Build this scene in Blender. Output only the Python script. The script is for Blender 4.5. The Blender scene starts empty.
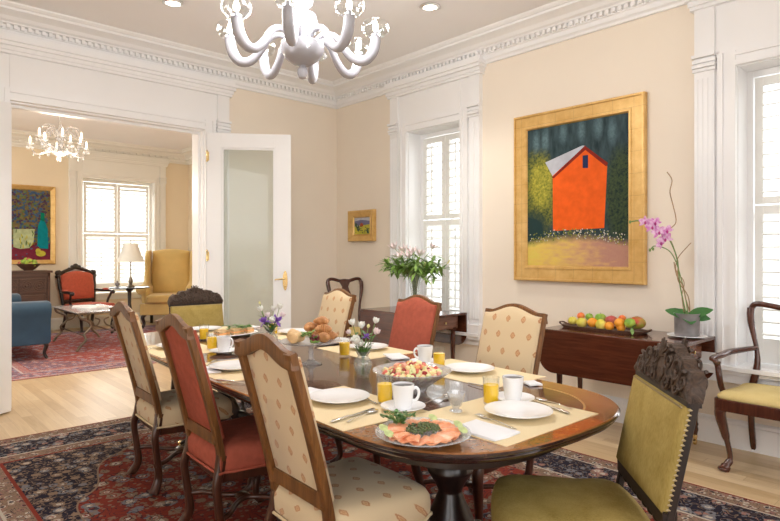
import bpy, bmesh, math, random
from mathutils import Vector, Matrix
rnd = random.Random(7)
PI = math.pi
C = bpy.context.scene.collection
# ------------------------------------------------------------------ camera calibration
FPX, CX, HY, CH = 584.0, 390.0, 254.0, 1.32
AZ = math.radians(42.55)
Fv = (math.sin(AZ), math.cos(AZ)); Rv = (math.cos(AZ), -math.sin(AZ))
def ray(u, v): return (Fv[0]*FPX+Rv[0]*(u-CX), Fv[1]*FPX+Rv[1]*(u-CX), HY-v)
def onz(u, v, z=0.0):
    r = ray(u, v); t = (z-CH)/r[2]; return Vector((r[0]*t, r[1]*t, z))
def onx(u, v, x):
    r = ray(u, v); t = x/r[0]; return Vector((x, r[1]*t, CH+r[2]*t))
def ony(u, v, y):
    r = ray(u, v); t = y/r[1]; return Vector((r[0]*t, y, CH+r[2]*t))

# ------------------------------------------------------------------ node helpers
class NT:
    def __init__(s, name):
        s.m = bpy.data.materials.new(name); s.m.use_nodes = True
        s.t = s.m.node_tree; s.b = s.t.nodes['Principled BSDF']
    def n(s, k, **kw):
        x = s.t.nodes.new(k)
        for a, b in kw.items(): setattr(x, a, b)
        return x
    def l(s, a, b): s.t.links.new(a, b)
    def put(s, a, sock):
        if isinstance(a, (int, float)): sock.default_value = a
        elif isinstance(a, (tuple, list)):
            sock.default_value = tuple(a) if len(a) == len(sock.default_value) else tuple(a)+(1.0,)
        else: s.l(a, sock)
    def M(s, op, a, b=0.0, c=None):
        x = s.n('ShaderNodeMath', operation=op); s.put(a, x.inputs[0]); s.put(b, x.inputs[1])
        if c is not None: s.put(c, x.inputs[2])
        return x.outputs[0]
    def co(s, kind='Object'):
        return s.n('ShaderNodeTexCoord').outputs[kind]
    def xyz(s, kind='Object'):
        x = s.n('ShaderNodeSeparateXYZ'); s.l(s.co(kind), x.inputs[0]); return x.outputs
    def vec(s, a, b, c=0.0):
        x = s.n('ShaderNodeCombineXYZ')
        for i, q in enumerate((a, b, c)): s.put(q, x.inputs[i])
        return x.outputs[0]
    def mapv(s, scale=(1, 1, 1), rot=(0, 0, 0), src=None, loc=(0, 0, 0)):
        x = s.n('ShaderNodeMapping'); s.l(src or s.co(), x.inputs[0])
        x.inputs['Scale'].default_value = scale; x.inputs['Rotation'].default_value = rot; x.inputs['Location'].default_value = loc
        return x.outputs[0]
    def noise(s, v, scale=5, detail=4, rough=.5, dist=0):
        x = s.n('ShaderNodeTexNoise'); s.l(v, x.inputs['Vector']); x.inputs['Scale'].default_value = scale
        x.inputs['Detail'].default_value = detail; x.inputs['Roughness'].default_value = rough; x.inputs['Distortion'].default_value = dist
        return x.outputs['Fac']
    def vor(s, v, scale=5, feature='F1', out='Distance', rnd_=1.0):
        x = s.n('ShaderNodeTexVoronoi', feature=feature); s.l(v, x.inputs['Vector']); x.inputs['Scale'].default_value = scale
        x.inputs['Randomness'].default_value = rnd_
        return x.outputs[out]
    def ramp(s, f, stops, interp='LINEAR'):
        x = s.n('ShaderNodeValToRGB'); s.put(f, x.inputs[0]); e = x.color_ramp; e.interpolation = interp
        while len(e.elements) < len(stops): e.elements.new(.5)
        for i, (p, c) in enumerate(stops):
            e.elements[i].position = p; e.elements[i].color = tuple(c)+(1,) if len(c) == 3 else c
        return x.outputs[0]
    def mix(s, f, a, b, bt='MIX'):
        x = s.n('ShaderNodeMix', data_type='RGBA', blend_type=bt)
        s.put(f, x.inputs[0]); s.put(a, x.inputs[6]); s.put(b, x.inputs[7]); return x.outputs[2]
    def bump(s, h, strength=.3, dist=.01):
        x = s.n('ShaderNodeBump'); s.put(h, x.inputs['Height']); x.inputs['Strength'].default_value = strength; x.inputs['Distance'].default_value = dist
        s.l(x.outputs[0], s.b.inputs['Normal'])
    def fin(s, col=None, rough=.5, metal=0, **kw):
        if col is not None: s.put(col, s.b.inputs['Base Color'])
        s.put(rough, s.b.inputs['Roughness']); s.b.inputs['Metallic'].default_value = metal
        for k, v in kw.items(): s.put(v, s.b.inputs[k.replace('_', ' ')])
        return s.m

def plain(name, col, rough=.5, metal=0, var=.06, scale=8, bump=0, bscale=60, **kw):
    n = NT(name); f = n.noise(n.co(), scale, 3)
    d = tuple(max(0, c*(1-var)) for c in col); u = tuple(min(1, c*(1+var)) for c in col)
    if bump: n.bump(n.noise(n.co(), bscale, 3), bump, .004)
    return n.fin(n.ramp(f, [(.3, d), (.7, u)]), rough, metal, **kw)

def wood(name, c1, c2, axis=0, rough=.25, scale=1.0, coat=0.0):
    n = NT(name); sc = [22*scale]*3; sc[axis] = 1.6*scale
    f = n.noise(n.mapv(tuple(sc)), 2.0, 6, .6, .6); g = n.noise(n.mapv(tuple(q*3 for q in sc)), 3.0, 3)
    h = n.M('ADD', n.M('MULTIPLY', f, .75), n.M('MULTIPLY', g, .25))
    return n.fin(n.ramp(h, [(.3, c1), (.68, c2)]), rough, 0, Coat_Weight=coat, Coat_Roughness=.06)

MT = {}
MT['wall'] = plain('peach_wall_paint', (.885, .795, .68), .75, var=.015, scale=2)
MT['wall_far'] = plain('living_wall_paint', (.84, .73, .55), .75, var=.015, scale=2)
MT['trim'] = plain('white_trim_paint', (.91, .91, .92), .35, var=.01, scale=3)
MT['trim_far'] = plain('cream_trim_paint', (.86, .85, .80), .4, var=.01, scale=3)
MT['ceil'] = plain('ceiling_paint', (.90, .89, .90), .85, var=.01, scale=2)
MT['shutter'] = plain('shutter_paint', (.86, .86, .83), .4, var=.01)
MT['mahog'] = wood('mahogany', (.04, .010, .005), (.125, .034, .015), 1, .22, coat=.4)
MT['mahog_z'] = wood('mahogany_upright', (.04, .012, .007), (.11, .032, .017), 2, .25, coat=.3)
MT['mahog_x'] = wood('mahogany_end', (.12, .04, .02), (.26, .10, .055), 0, .22, coat=.4)
MT['walnut'] = wood('walnut_frame', (.075, .026, .006), (.25, .105, .028), 2, .4, coat=.05)
MT['walnut_leg'] = wood('walnut_leg', (.035, .012, .007), (.095, .03, .015), 2, .28, coat=.3)
MT['black_wood'] = wood('ebonised_wood', (.006, .004, .004), (.026, .012, .009), 2, .3, coat=.25)
MT['oak_dark'] = wood('dark_oak', (.045, .02, .012), (.14, .07, .045), 0, .4)
MT['rim'] = wood('dark_table_edge', (.012, .005, .004), (.05, .018, .012), 1, .12, coat=.6)
MT['gold'] = plain('gilt_metal', (.83, .58, .20), .25, 1, var=.15)
MT['dark_frame'] = wood('dark_matte_wood', (.008, .005, .004), (.030, .015, .010), 2, .55)
MT['gold_dull'] = plain('antique_nail', (.45, .36, .22), .4, .8)
MT['brass'] = plain('polished_brass', (.80, .60, .28), .2, 1, var=.05)
MT['steel'] = plain('polished_silver', (.75, .74, .72), .16, 1, var=.03)
MT['iron'] = plain('wrought_iron', (.24, .20, .15), .35, .8, var=.2)
MT['china'] = plain('white_china', (.90, .91, .93), .12, var=.005)
MT['napkin'] = plain('white_linen', (.86, .87, .90), .8, var=.01, bump=.15, bscale=300)
MT['coffee'] = plain('black_coffee', (.022, .01, .006), .05)
MT['juice'] = plain('orange_juice', (1.0, .62, .02), .25, var=.03)
MT['green'] = plain('leaf_green', (.07, .19, .035), .4, var=.35, scale=20)
MT['green_y'] = plain('bright_leaf_green', (.22, .38, .08), .45, var=.35, scale=20)
MT['orchid_leaf'] = plain('orchid_leaf_green', (.05, .18, .045), .25, var=.2)
MT['stem'] = plain('stem_green', (.16, .27, .07), .5, var=.2)
MT['twig'] = plain('curly_twig', (.36, .22, .11), .6, var=.2)
MT['petal_w'] = plain('white_petal', (.86, .87, .82), .5, var=.04)
MT['petal_lil'] = plain('pale_pink_petal', (.88, .74, .76), .5, var=.08)
MT['petal_y'] = plain('yellow_bud', (.80, .74, .35), .5, var=.1)
MT['petal_v'] = plain('violet_petal', (.24, .10, .50), .5, var=.3, scale=60)
MT['orchid'] = NT('orchid_petal')
_n = MT['orchid']; MT['orchid'] = _n.fin(_n.ramp(_n.noise(_n.co(), 45, 2), [(.35, (.62, .16, .50)), (.65, (.84, .60, .78))]), .5)
MT['orchid_lip'] = plain('orchid_lip', (.45, .03, .22), .5)
MT['pot'] = plain('weathered_lead', (.24, .225, .23), .6, .2, var=.25, scale=14)
MT['blue'] = plain('blue_upholstery', (.028, .075, .135), .85, var=.12, scale=6, bump=.2, bscale=300, Sheen_Weight=.3)
MT['wing'] = plain('yellow_upholstery', (.66, .47, .17), .85, var=.06, scale=6, bump=.2, bscale=300, Sheen_Weight=.3)
MT['shade'] = plain('linen_lampshade', (.80, .80, .74), .8)
MT['paper'] = plain('white_paper', (.85, .86, .88), .7, var=.01)
MT['crystal_bulb'] = plain('frosted_bulb', (.9, .8, .7), .4)

def velvet(name, c1, c2):
    n = NT(name); f = n.noise(n.mapv((1, 1, 1)), 9, 4, .6, .5); g = n.noise(n.mapv((70, 70, 18)), 3, 2)
    n.bump(g, .25, .003)
    return n.fin(n.ramp(n.M('ADD', n.M('MULTIPLY', f, .6), n.M('MULTIPLY', g, .4)), [(.3, c1), (.7, c2)]), .8, 0, Specular_IOR_Level=.2)
MT['velvet'] = velvet('gold_velvet', (.26, .185, .045), (.46, .345, .115))
MT['red'] = plain('terracotta_upholstery', (.41, .10, .062), .85, var=.12, scale=30, bump=.35, bscale=500, Specular_IOR_Level=.2)
MT['red_far'] = plain('rust_upholstery', (.50, .10, .055), .85, var=.1, scale=30, bump=.3, bscale=500)
MT['seat_cream'] = velvet('cream_seat_fabric', (.62, .48, .19), (.72, .58, .27))

def diamonds(name, ax, base):
    n = NT(name); o = n.xyz(); u, v = o[ax[0]], o[ax[1]]
    if ax == (0, 1): u, v = n.M('ADD', u, o[2]), n.M('ADD', v, n.M('MULTIPLY', o[2], .5))
    a, b = .096, .084
    row = n.M('FLOOR', n.M('DIVIDE', v, b)); par = n.M('MULTIPLY', n.M('MODULO', n.M('ABSOLUTE', row), 2.0), .5)
    fu = n.M('SUBTRACT', n.M('FRACT', n.M('ADD', n.M('ADD', n.M('DIVIDE', u, a), par), 20.0)), .5)
    fv = n.M('SUBTRACT', n.M('FRACT', n.M('ADD', n.M('DIVIDE', v, b), 20.0)), .5)
    d = n.M('ADD', n.M('POWER', n.M('DIVIDE', n.M('ABSOLUTE', fu), .165), 1.35), n.M('POWER', n.M('DIVIDE', n.M('ABSOLUTE', fv), .235), 1.35))
    d = n.M('ADD', d, n.M('MULTIPLY', n.M('SUBTRACT', n.noise(n.co(), 120, 2), .5), .8))
    mot = n.ramp(d, [(0, (.56, .30, .13)), (.28, (.58, .32, .15)), (.36, (.70, .46, .25)), (.55, (.44, .19, .08)), (.8, (.55, .29, .14)), (1.0, base)])
    wv = n.noise(n.co(), 400, 2)
    n.bump(wv, .3, .002)
    return n.fin(mot, .85, 0, Sheen_Weight=.2)
CREAM = (.68, .53, .33)
MT['dia_back'] = diamonds('cream_diamond_fabric', (1, 2), CREAM)
MT['dia_seat'] = diamonds('cream_diamond_seat_fabric', (0, 1), CREAM)
MT['welt'] = plain('cream_welt', (.70, .56, .35), .8)
MT['red_welt'] = plain('terracotta_welt', (.40, .09, .05), .8)

# clear thin glass: fresnel mix of transparent and glossy
def thin_glass(name, tint=(.97, .98, .98), ior=1.45, extra=0.0, rough=.02):
    m = bpy.data.materials.new(name); m.use_nodes = True; t = m.node_tree; t.nodes.clear()
    o = t.nodes.new('ShaderNodeOutputMaterial'); mx = t.nodes.new('ShaderNodeMixShader'); f = t.nodes.new('ShaderNodeLayerWeight'); f.inputs[0].default_value = .5
    pw = t.nodes.new('ShaderNodeMath'); pw.operation = 'POWER'; t.links.new(f.outputs['Facing'], pw.inputs[0]); pw.inputs[1].default_value = 4.0
    ad = t.nodes.new('ShaderNodeMath'); ad.operation = 'MULTIPLY_ADD'; ad.use_clamp = True; t.links.new(pw.outputs[0], ad.inputs[0]); ad.inputs[1].default_value = .75; ad.inputs[2].default_value = .04+extra
    tr = t.nodes.new('ShaderNodeBsdfTransparent'); tr.inputs[0].default_value = tint+(1,)
    gl = t.nodes.new('ShaderNodeBsdfGlossy'); gl.inputs['Roughness'].default_value = rough
    t.links.new(ad.outputs[0], mx.inputs[0]); t.links.new(tr.outputs[0], mx.inputs[1]); t.links.new(gl.outputs[0], mx.inputs[2]); t.links.new(mx.outputs[0], o.inputs[0])
    return m
MT['glass'] = thin_glass('clear_glass', (.97, .98, .98), 1.45, .03)
MT['door_glass'] = thin_glass('door_glass', (.95, .97, .95), 1.5, .0)
def painted_sheen(m, col, fac):
    """pale diffuse mixed in, painting the whitish look of reflections into the glass"""
    t = m.node_tree; o = [q for q in t.nodes if q.type == 'OUTPUT_MATERIAL'][0]; src = o.inputs[0].links[0].from_socket
    d = t.nodes.new('ShaderNodeBsdfDiffuse'); d.inputs[0].default_value = col+(1,); x = t.nodes.new('ShaderNodeMixShader'); x.inputs[0].default_value = fac
    t.links.new(src, x.inputs[1]); t.links.new(d.outputs[0], x.inputs[2]); t.links.new(x.outputs[0], o.inputs[0])
painted_sheen(MT['door_glass'], (.84, .88, .82), .22)  # pale green-white stands for the bright window reflected in the pane
MT['cut_glass'] = thin_glass('cut_glass', (.95, .96, .97), 1.6, .14, .15)
painted_sheen(MT['cut_glass'], (.90, .91, .94), .22)
MT['vase_glass'] = thin_glass('vase_glass', (.95, .97, .96), 1.5, .10, .03)
painted_sheen(MT['vase_glass'], (.88, .92, .90), .08)
n = NT('milk_glass'); MT['milk'] = n.fin((.42, .42, .47), .12, 0, Coat_Weight=.3, Subsurface_Weight=.0)
def emis(name, col, s):
    n = NT(name); return n.fin(col, .5, 0, Emission_Color=col, Emission_Strength=s)
MT['flame'] = emis('glowing_bulb', (1, .86, .66), 14)
MT['flame_far'] = emis('small_glowing_bulb', (1, .72, .5), 5)
MT['lamp_glow'] = emis('downlight_bulb', (1, .95, .85), 2)

# floor
n = NT('oak_floor'); o = n.xyz(); x, y = o[0], o[1]
pw = .083; row = n.M('FLOOR', n.M('DIVIDE', x, pw)); fx = n.M('FRACT', n.M('DIVIDE', x, pw))
wn = n.n('ShaderNodeTexWhiteNoise', noise_dimensions='1D'); n.l(row, wn.inputs['W'])
yy = n.M('ADD', n.M('DIVIDE', y, 1.3), n.M('MULTIPLY', wn.outputs[0], 7.0)); seg = n.M('FLOOR', yy); fy = n.M('FRACT', yy)
wn2 = n.n('ShaderNodeTexWhiteNoise', noise_dimensions='2D'); n.l(n.vec(row, seg), wn2.inputs['Vector'])
gr = n.noise(n.vec(n.M('MULTIPLY', x, 26.0), n.M('ADD', n.M('MULTIPLY', y, 1.7), n.M('MULTIPLY', wn2.outputs[0], 30.0))), 1.6, 5, .6, .8)
base = n.ramp(n.M('ADD', n.M('MULTIPLY', gr, .6), n.M('MULTIPLY', wn2.outputs[0], .4)), [(.2, (.50, .34, .17)), (.5, (.62, .45, .255)), (.8, (.73, .57, .36))])
gap = n.M('MAXIMUM', n.M('LESS_THAN', fx, .025), n.M('LESS_THAN', fy, .003))
MT['floor'] = n.fin(n.mix(n.M('MULTIPLY', gap, .5), base, (.30, .18, .09)), .42, 0, Coat_Weight=.25, Coat_Roughness=.28)

# rugs
def rug_mat(name, hw, hl, pal, bands):
    n = NT(name); o = n.xyz(); x, y = o[0], o[1]
    e = n.M('MINIMUM', n.M('SUBTRACT', hw, n.M('ABSOLUTE', x)), n.M('SUBTRACT', hl, n.M('ABSOLUTE', y)))
    w = n.noise(n.co(), 3.5, 2)
    pc = n.vec(n.M('ADD', x, n.M('MULTIPLY', w, .25)), n.M('ADD', y, n.M('MULTIPLY', w, .25)))
    navy, red, tan, cream, blue, pink = pal
    sy = n.vec(n.M('ABSOLUTE', x), n.M('ABSOLUTE', y)); pc = sy
    def flowers(scale, ground, c1, c2, c3, vine):
        d = n.vor(pc, scale, 'F1'); dd = n.M('ADD', d, n.M('MULTIPLY', n.M('SUBTRACT', n.noise(n.co(), scale*6, 2), .5), .28))
        cl = n.vor(pc, scale, 'F1', 'Color'); sp = n.n('ShaderNodeSeparateColor'); n.l(cl, sp.inputs[0])
        pick = n.mix(n.M('GREATER_THAN', sp.outputs[0], .5), c1, c2)
        core = n.mix(n.M('GREATER_THAN', sp.outputs[1], .5), c3, ground)
        a = n.mix(n.M('LESS_THAN', dd, .46), ground, pick)
        a = n.mix(n.M('LESS_THAN', dd, .28), a, core)
        a = n.mix(n.M('LESS_THAN', dd, .20), a, c3)
        a = n.mix(n.M('LESS_THAN', dd, .10), a, red)
        edge = n.M('FRACT', n.M('MULTIPLY', n.noise(sy, scale*1.1, 1, .4, .6), 5.0))
        a = n.mix(n.M('MULTIPLY', n.M('LESS_THAN', edge, .16), .8), a, vine)
        d2 = n.M('LESS_THAN', n.vor(sy, scale*2.6, 'F1'), .31)
        return n.mix(n.M('MULTIPLY', d2, .75), a, c1)
    fieldred = flowers(11.5, red, tan, blue, cream, navy)
    spand = flowers(15, navy, tan, blue, cream, tan)
    main = flowers(14, navy, blue, pink, cream, tan)
    guard = flowers(26, tan, pink, cream, navy, navy)
    ax, ay = hw-bands[-1], hl-bands[-1]
    q = n.M('ADD', n.M('POWER', n.M('DIVIDE', n.M('ABSOLUTE', x), ax*1.08), 1.6), n.M('POWER', n.M('DIVIDE', n.M('ABSOLUTE', y), ay*1.08), 1.6))
    q = n.M('ADD', q, n.M('MULTIPLY', n.M('SINE', n.M('MULTIPLY', n.M('ARCTAN2', y, x), 22.0)), .035))
    med = n.M('ADD', n.M('POWER', n.M('DIVIDE', n.M('ABSOLUTE', x), .6), 1.5), n.M('POWER', n.M('DIVIDE', n.M('ABSOLUTE', y), .85), 1.5))
    f = n.mix(n.M('GREATER_THAN', q, 1.0), fieldred, spand)
    f = n.mix(n.M('LESS_THAN', n.M('ABSOLUTE', n.M('SUBTRACT', q, 1.0)), .006), f, tan)
    cols = [red, guard, cream, main, cream, guard, red]
    c = f
    for i in range(len(bands)-1, -1, -1):
        c = n.mix(n.M('LESS_THAN', e, bands[i]), c, cols[i])
    n.bump(n.noise(n.co(), 500, 2), .5, .004)
    fuzz = n.noise(n.co(), 260, 2)
    c = n.mix(.35, c, n.ramp(fuzz, [(.3, (.25, .2, .2)), (.7, (1, 1, 1))]), 'MULTIPLY')
    return n.fin(c, .95, 0, Specular_IOR_Level=.1)
RX0, RX1, RY0, RY1 = .12, 3.53, -.75, 4.89
PAL = ((.021, .018, .030), (.23, .038, .024), (.26, .175, .12), (.52, .46, .38), (.19, .19, .21), (.33, .17, .14))
MT['rug'] = rug_mat('persian_rug_dining', (RX1-RX0)/2, (RY1-RY0)/2, PAL, (.018, .13, .142, .42, .435, .545, .565))
PAL2 = ((.22, .14, .19), (.40, .10, .085), (.50, .24, .22), (.60, .50, .48), (.36, .34, .44), (.52, .22, .22))
MT['rug2'] = rug_mat('persian_rug_living', 1.9, 2.0, PAL2, (.05, .13, .15, .40, .42, .50, .51))

# placemat, table top
n = NT('woven_placemat'); g = n.noise(n.mapv((300, 300, 1)), 1, 2); n.bump(g, .3, .002)
MT['placemat'] = n.fin(n.ramp(g, [(.3, (.78, .63, .38)), (.7, (.88, .74, .48))]), .8)
TX, TY0, TY1 = 1.77, .955, 4.30
TYC, TL = (TY0+TY1)/2, (TY1-TY0)/2
def table_hw(y): return .62-.03*((y-TYC)/TL)**2
n = NT('crossbanded_mahogany_top'); o = n.xyz(); x, y = o[0], o[1]
f = n.noise(n.mapv((16, 1.4, 1)), 2, 6, .6, .6)
dark = n.ramp(f, [(.3, (.045, .016, .009)), (.7, (.13, .05, .025))])
# crossband follows the rounded rectangle outline
ry = n.M('DIVIDE', y, TL); hw = n.M('SUBTRACT', .59, n.M('MULTIPLY', n.M('MULTIPLY', ry, ry), .055))
dx = n.M('SUBTRACT', hw, n.M('ABSOLUTE', x)); dy = n.M('SUBTRACT', TL, n.M('ABSOLUTE', y)); rr = .33
qx = n.M('POWER', n.M('DIVIDE', n.M('ABSOLUTE', x), hw), 2.7); qy = n.M('POWER', n.M('DIVIDE', n.M('MAXIMUM', n.M('SUBTRACT', n.M('ABSOLUTE', y), TL-.5), 0.0), .5), 2.7)
ed = n.M('MULTIPLY', n.M('SUBTRACT', 1.0, n.M('POWER', n.M('ADD', qx, qy), 1/2.7)), .56)
band = n.ramp(n.noise(n.mapv((12, 12, 1)), 2.5, 5, .6, .4), [(.3, (.20, .072, .02)), (.7, (.36, .15, .045))])
col = n.mix(n.M('LESS_THAN', ed, .115), dark, band)
col = n.mix(n.M('LESS_THAN', n.M('ABSOLUTE', n.M('SUBTRACT', ed, .115)), .004), col, (.50, .30, .12))
MT['tabletop'] = n.fin(col, .15, 0, Coat_Weight=.5, Coat_Roughness=.03)

# gilt frame leaf squares
n = NT('gold_leaf'); o = n.xyz()
sq = n.M('MAXIMUM', n.M('LESS_THAN', n.M('FRACT', n.M('ADD', n.M('DIVIDE', o[2], .17), 5.0)), .03), n.M('LESS_THAN', n.M('FRACT', n.M('ADD', n.M('DIVIDE', o[1], .17), 5.0)), .03))
g = n.noise(n.co(), 9, 5, .7)
MT['leafgold'] = n.fin(n.mix(n.M('MULTIPLY', sq, .35), n.ramp(g, [(.3, (.62, .36, .10)), (.7, (.80, .54, .21))]), (.40, .22, .08)), .38, .35)

# ------------------------------------------------------------------ mesh builder
class MB:
    def __init__(s, T=None): s.v = []; s.f = []; s.m = []; s.T = T; s.mi = 0
    def P(s, p):
        if s.T: p = s.T(*p)
        s.v.append(Vector(p)); return len(s.v)-1
    def F(s, idx): s.f.append(tuple(idx)); s.m.append(s.mi)
    def box(s, x0, x1, y0, y1, z0, z1):
        i = [s.P((x, y, z)) for x in (x0, x1) for y in (y0, y1) for z in (z0, z1)]
        for q in ((0, 1, 3, 2), (4, 6, 7, 5), (0, 4, 5, 1), (2, 3, 7, 6), (0, 2, 6, 4), (1, 5, 7, 3)): s.F([i[k] for k in q])
        return s
    def obox(s, c, size, M):
        i = [s.P(Vector(c)+M@Vector((a*size[0]/2, b*size[1]/2, d*size[2]/2))) for a in (-1, 1) for b in (-1, 1) for d in (-1, 1)]
        for q in ((0, 1, 3, 2), (4, 6, 7, 5), (0, 4, 5, 1), (2, 3, 7, 6), (0, 2, 6, 4), (1, 5, 7, 3)): s.F([i[k] for k in q])
        return s
    def rings(s, R, closed=True, cap0=True, cap1=True):
        I = [[s.P(p) for p in r] for r in R]; k = len(R[0])
        for a, b in zip(I, I[1:]):
            for j in range(k if closed else k-1): s.F((a[j], a[(j+1) % k], b[(j+1) % k], b[j]))
        if cap0: s.F(I[0][::-1])
        if cap1: s.F(I[-1])
        return s
    def lathe(s, prof, c=(0, 0, 0), n=24, cap0=False, cap1=False, M=None, wob=None):
        R = []
        for r, z in prof:
            ring = []
            for j in range(n):
                a = 2*PI*j/n; rr = max(r, 1e-5)*(1+(wob(a, z) if wob else 0)); q = Vector((rr*math.cos(a), rr*math.sin(a), z))
                if M: q = M@q
                ring.append(Vector(c)+q)
            R.append(ring)
        return s.rings(R, True, cap0, cap1)
    def sweep(s, path, sec, ref=(0, 0, 1), scale=None, cap=True):
        path = [Vector(p) for p in path]; R = []; ref = Vector(ref); n = len(path); prev = None
        for i, p in enumerate(path):
            t = (path[min(i+1, n-1)]-path[max(i-1, 0)]).normalized()
            r = ref if prev is None else prev
            a = r-t*r.dot(t)
            if a.length < 1e-4: a = Vector((1, .3, .2))-t*Vector((1, .3, .2)).dot(t)
            a.normalize(); b = t.cross(a); prev = a
            k = scale[i] if scale else 1
            if not isinstance(k, (tuple, list)): k = (k, k)
            R.append([p+a*(q[0]*k[0])+b*(q[1]*k[1]) for q in sec])
        return s.rings(R, True, cap, cap)
    def tube(s, path, r, n=8, ref=(0, 0, 1), cap=True):
        rr = r if isinstance(r, (list, tuple)) else [r]*len(path)
        return s.sweep(path, [(math.cos(2*PI*j/n), math.sin(2*PI*j/n)) for j in range(n)], ref, rr, cap)
    def prism(s, poly, fn, a, b):
        A = [s.P(fn(p[0], p[1], a)) for p in poly]; B = [s.P(fn(p[0], p[1], b)) for p in poly]; k = len(poly)
        s.F(A[::-1]); s.F(B)
        for j in range(k): s.F((A[j], A[(j+1) % k], B[(j+1) % k], B[j]))
        return s
    def ell(s, c, r, M=None, nu=12, nv=8, fn=None):
        R = []
        for i in range(nv+1):
            ph = -PI/2+PI*i/nv; ring = []
            for j in range(nu):
                a = 2*PI*j/nu; cp = max(math.cos(ph), .02)
                d = Vector((cp*math.cos(a), cp*math.sin(a), math.sin(ph)))
                if fn: d = d*fn(d)
                d = Vector((d.x*r[0], d.y*r[1], d.z*r[2]))
                ring.append(Vector(c)+(M@d if M else d))
            R.append(ring)
        return s.rings(R)
    def pad(s, outline, prof, fn, back=True):
        """outline: 2d polygon, prof: [(scale, height)], fn(a,b,h)->xyz"""
        cx = sum(p[0] for p in outline)/len(outline); cy = sum(p[1] for p in outline)/len(outline)
        R = [[fn(cx+(p[0]-cx)*k, cy+(p[1]-cy)*k, h) for p in outline] for k, h in prof]
        return s.rings(R, True, back, True)
    def quad(s, a, b, c, d): s.F([s.P(q) for q in (a, b, c, d)]); return s
    def tri(s, *p): s.F([s.P(q) for q in p]); return s

def obj(name, mb, mat, parent=None, smooth=35, bevel=0, seg=2, loc=None):
    me = bpy.data.meshes.new(name); bm = bmesh.new()
    vs = [bm.verts.new((v[0], v[1], max(v[2], 0)) if name == 'leg' else v) for v in mb.v]
    for f, mi in zip(mb.f, mb.m):
        if len(set(f)) < 3: continue
        try:
            q = bm.faces.new([vs[i] for i in f]); q.material_index = mi
        except ValueError: pass
    bmesh.ops.recalc_face_normals(bm, faces=bm.faces)
    bm.to_mesh(me); bm.free()
    for m in (mat if isinstance(mat, (list, tuple)) else [mat]): me.materials.append(m)
    if smooth:
        me.polygons.foreach_set('use_smooth', [True]*len(me.polygons)); me.set_sharp_from_angle(angle=math.radians(smooth))
    o = bpy.data.objects.new(name, me); C.objects.link(o)
    if parent: o.parent = parent
    if loc is not None: o.location = loc
    if bevel:
        b = o.modifiers.new('b', 'BEVEL'); b.width = bevel; b.segments = seg; b.limit_method = 'ANGLE'; b.angle_limit = math.radians(40)
    return o
def thing(name, label, cat, loc=(0, 0, 0), rz=0, group=None):
    o = bpy.data.objects.new(name, None); C.objects.link(o); o.location = loc; o.rotation_euler = (0, 0, rz)
    o['label'] = label; o['category'] = cat
    if group: o['group'] = group
    return o
def tag(o, label, cat, group=None, kind=None):
    o['label'] = label; o['category'] = cat
    if group: o['group'] = group
    if kind: o['kind'] = kind
    return o
def struct(name, mb, mat, **kw):
    o = obj(name, mb, mat, **kw); o['kind'] = 'structure'; return o
def sroot(name):
    o = bpy.data.objects.new(name, None); C.objects.link(o); o['kind'] = 'structure'; return o
def dup(root, loc, rz, label=None, group=None):
    def rec(o, par):
        c = o.copy(); C.objects.link(c)
        if par: c.parent = par
        for ch in list(o.children): rec(ch, c)
        return c
    r = rec(root, None); r.location = loc; r.rotation_euler = (0, 0, rz)
    if label: r['label'] = label
    if group: r['group'] = group
    return r
def once(maker):
    """first placing builds, later placings copy"""
    st = {}
    def f(loc, rz, label, group=None, **k):
        if 'o' not in st:
            st['o'] = maker(**k); o = st['o']; o.location = loc; o.rotation_euler = (0, 0, rz); o['label'] = label
            if group: o['group'] = group
            return o
        return dup(st['o'], loc, rz, label, group)
    return f
def interp(pts, n, cyc=False):
    """catmull-rom through points"""
    P = [Vector(p) for p in pts]; out = []
    m = len(P)
    for i in range(m if cyc else m-1):
        if cyc: a, b, c, d = P[(i-1) % m], P[i], P[(i+1) % m], P[(i+2) % m]
        else: a, b, c, d = P[max(i-1, 0)], P[i], P[i+1], P[min(i+2, m-1)]
        for k in range(n):
            t = k/n; out.append(.5*((2*b)+(c-a)*t+(2*a-5*b+4*c-d)*t*t+(3*b-3*c+d-a)*t**3))
    if not cyc: out.append(P[-1])
    return out
SQ = [(-1, -1), (1, -1), (1, 1), (-1, 1)]
def rsec(w, d, r=.3):
    o = []
    for sx, sy in ((1, 1), (-1, 1), (-1, -1), (1, -1)):
        c = [(1, 1-r), (1-r, 1)]
        if sx*sy < 0: c = c[::-1]
        o += [(sx*a*w/2, sy*b*d/2) for a, b in c]
    return o

# ------------------------------------------------------------------ room shell
XR, YB, ZC = 4.44, 5.815, 3.36
YW = 6.06     # far face of the dividing wall
YF = 11.5     # living room end wall
XL2 = 5.0     # living room side wall
OX0, OX1, OZ = .965, 2.69, 2.615
XL, Y0 = -2.2, -1.6
struct('floor', MB().box(-2.6, 5.4, Y0-.3, YF+.3, -.06, 0), MT['floor'], smooth=0)
struct('ceiling', MB().box(-2.6, 5.4, Y0-.3, YF+.3, ZC, ZC+.08), MT['ceil'], smooth=0)

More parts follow.
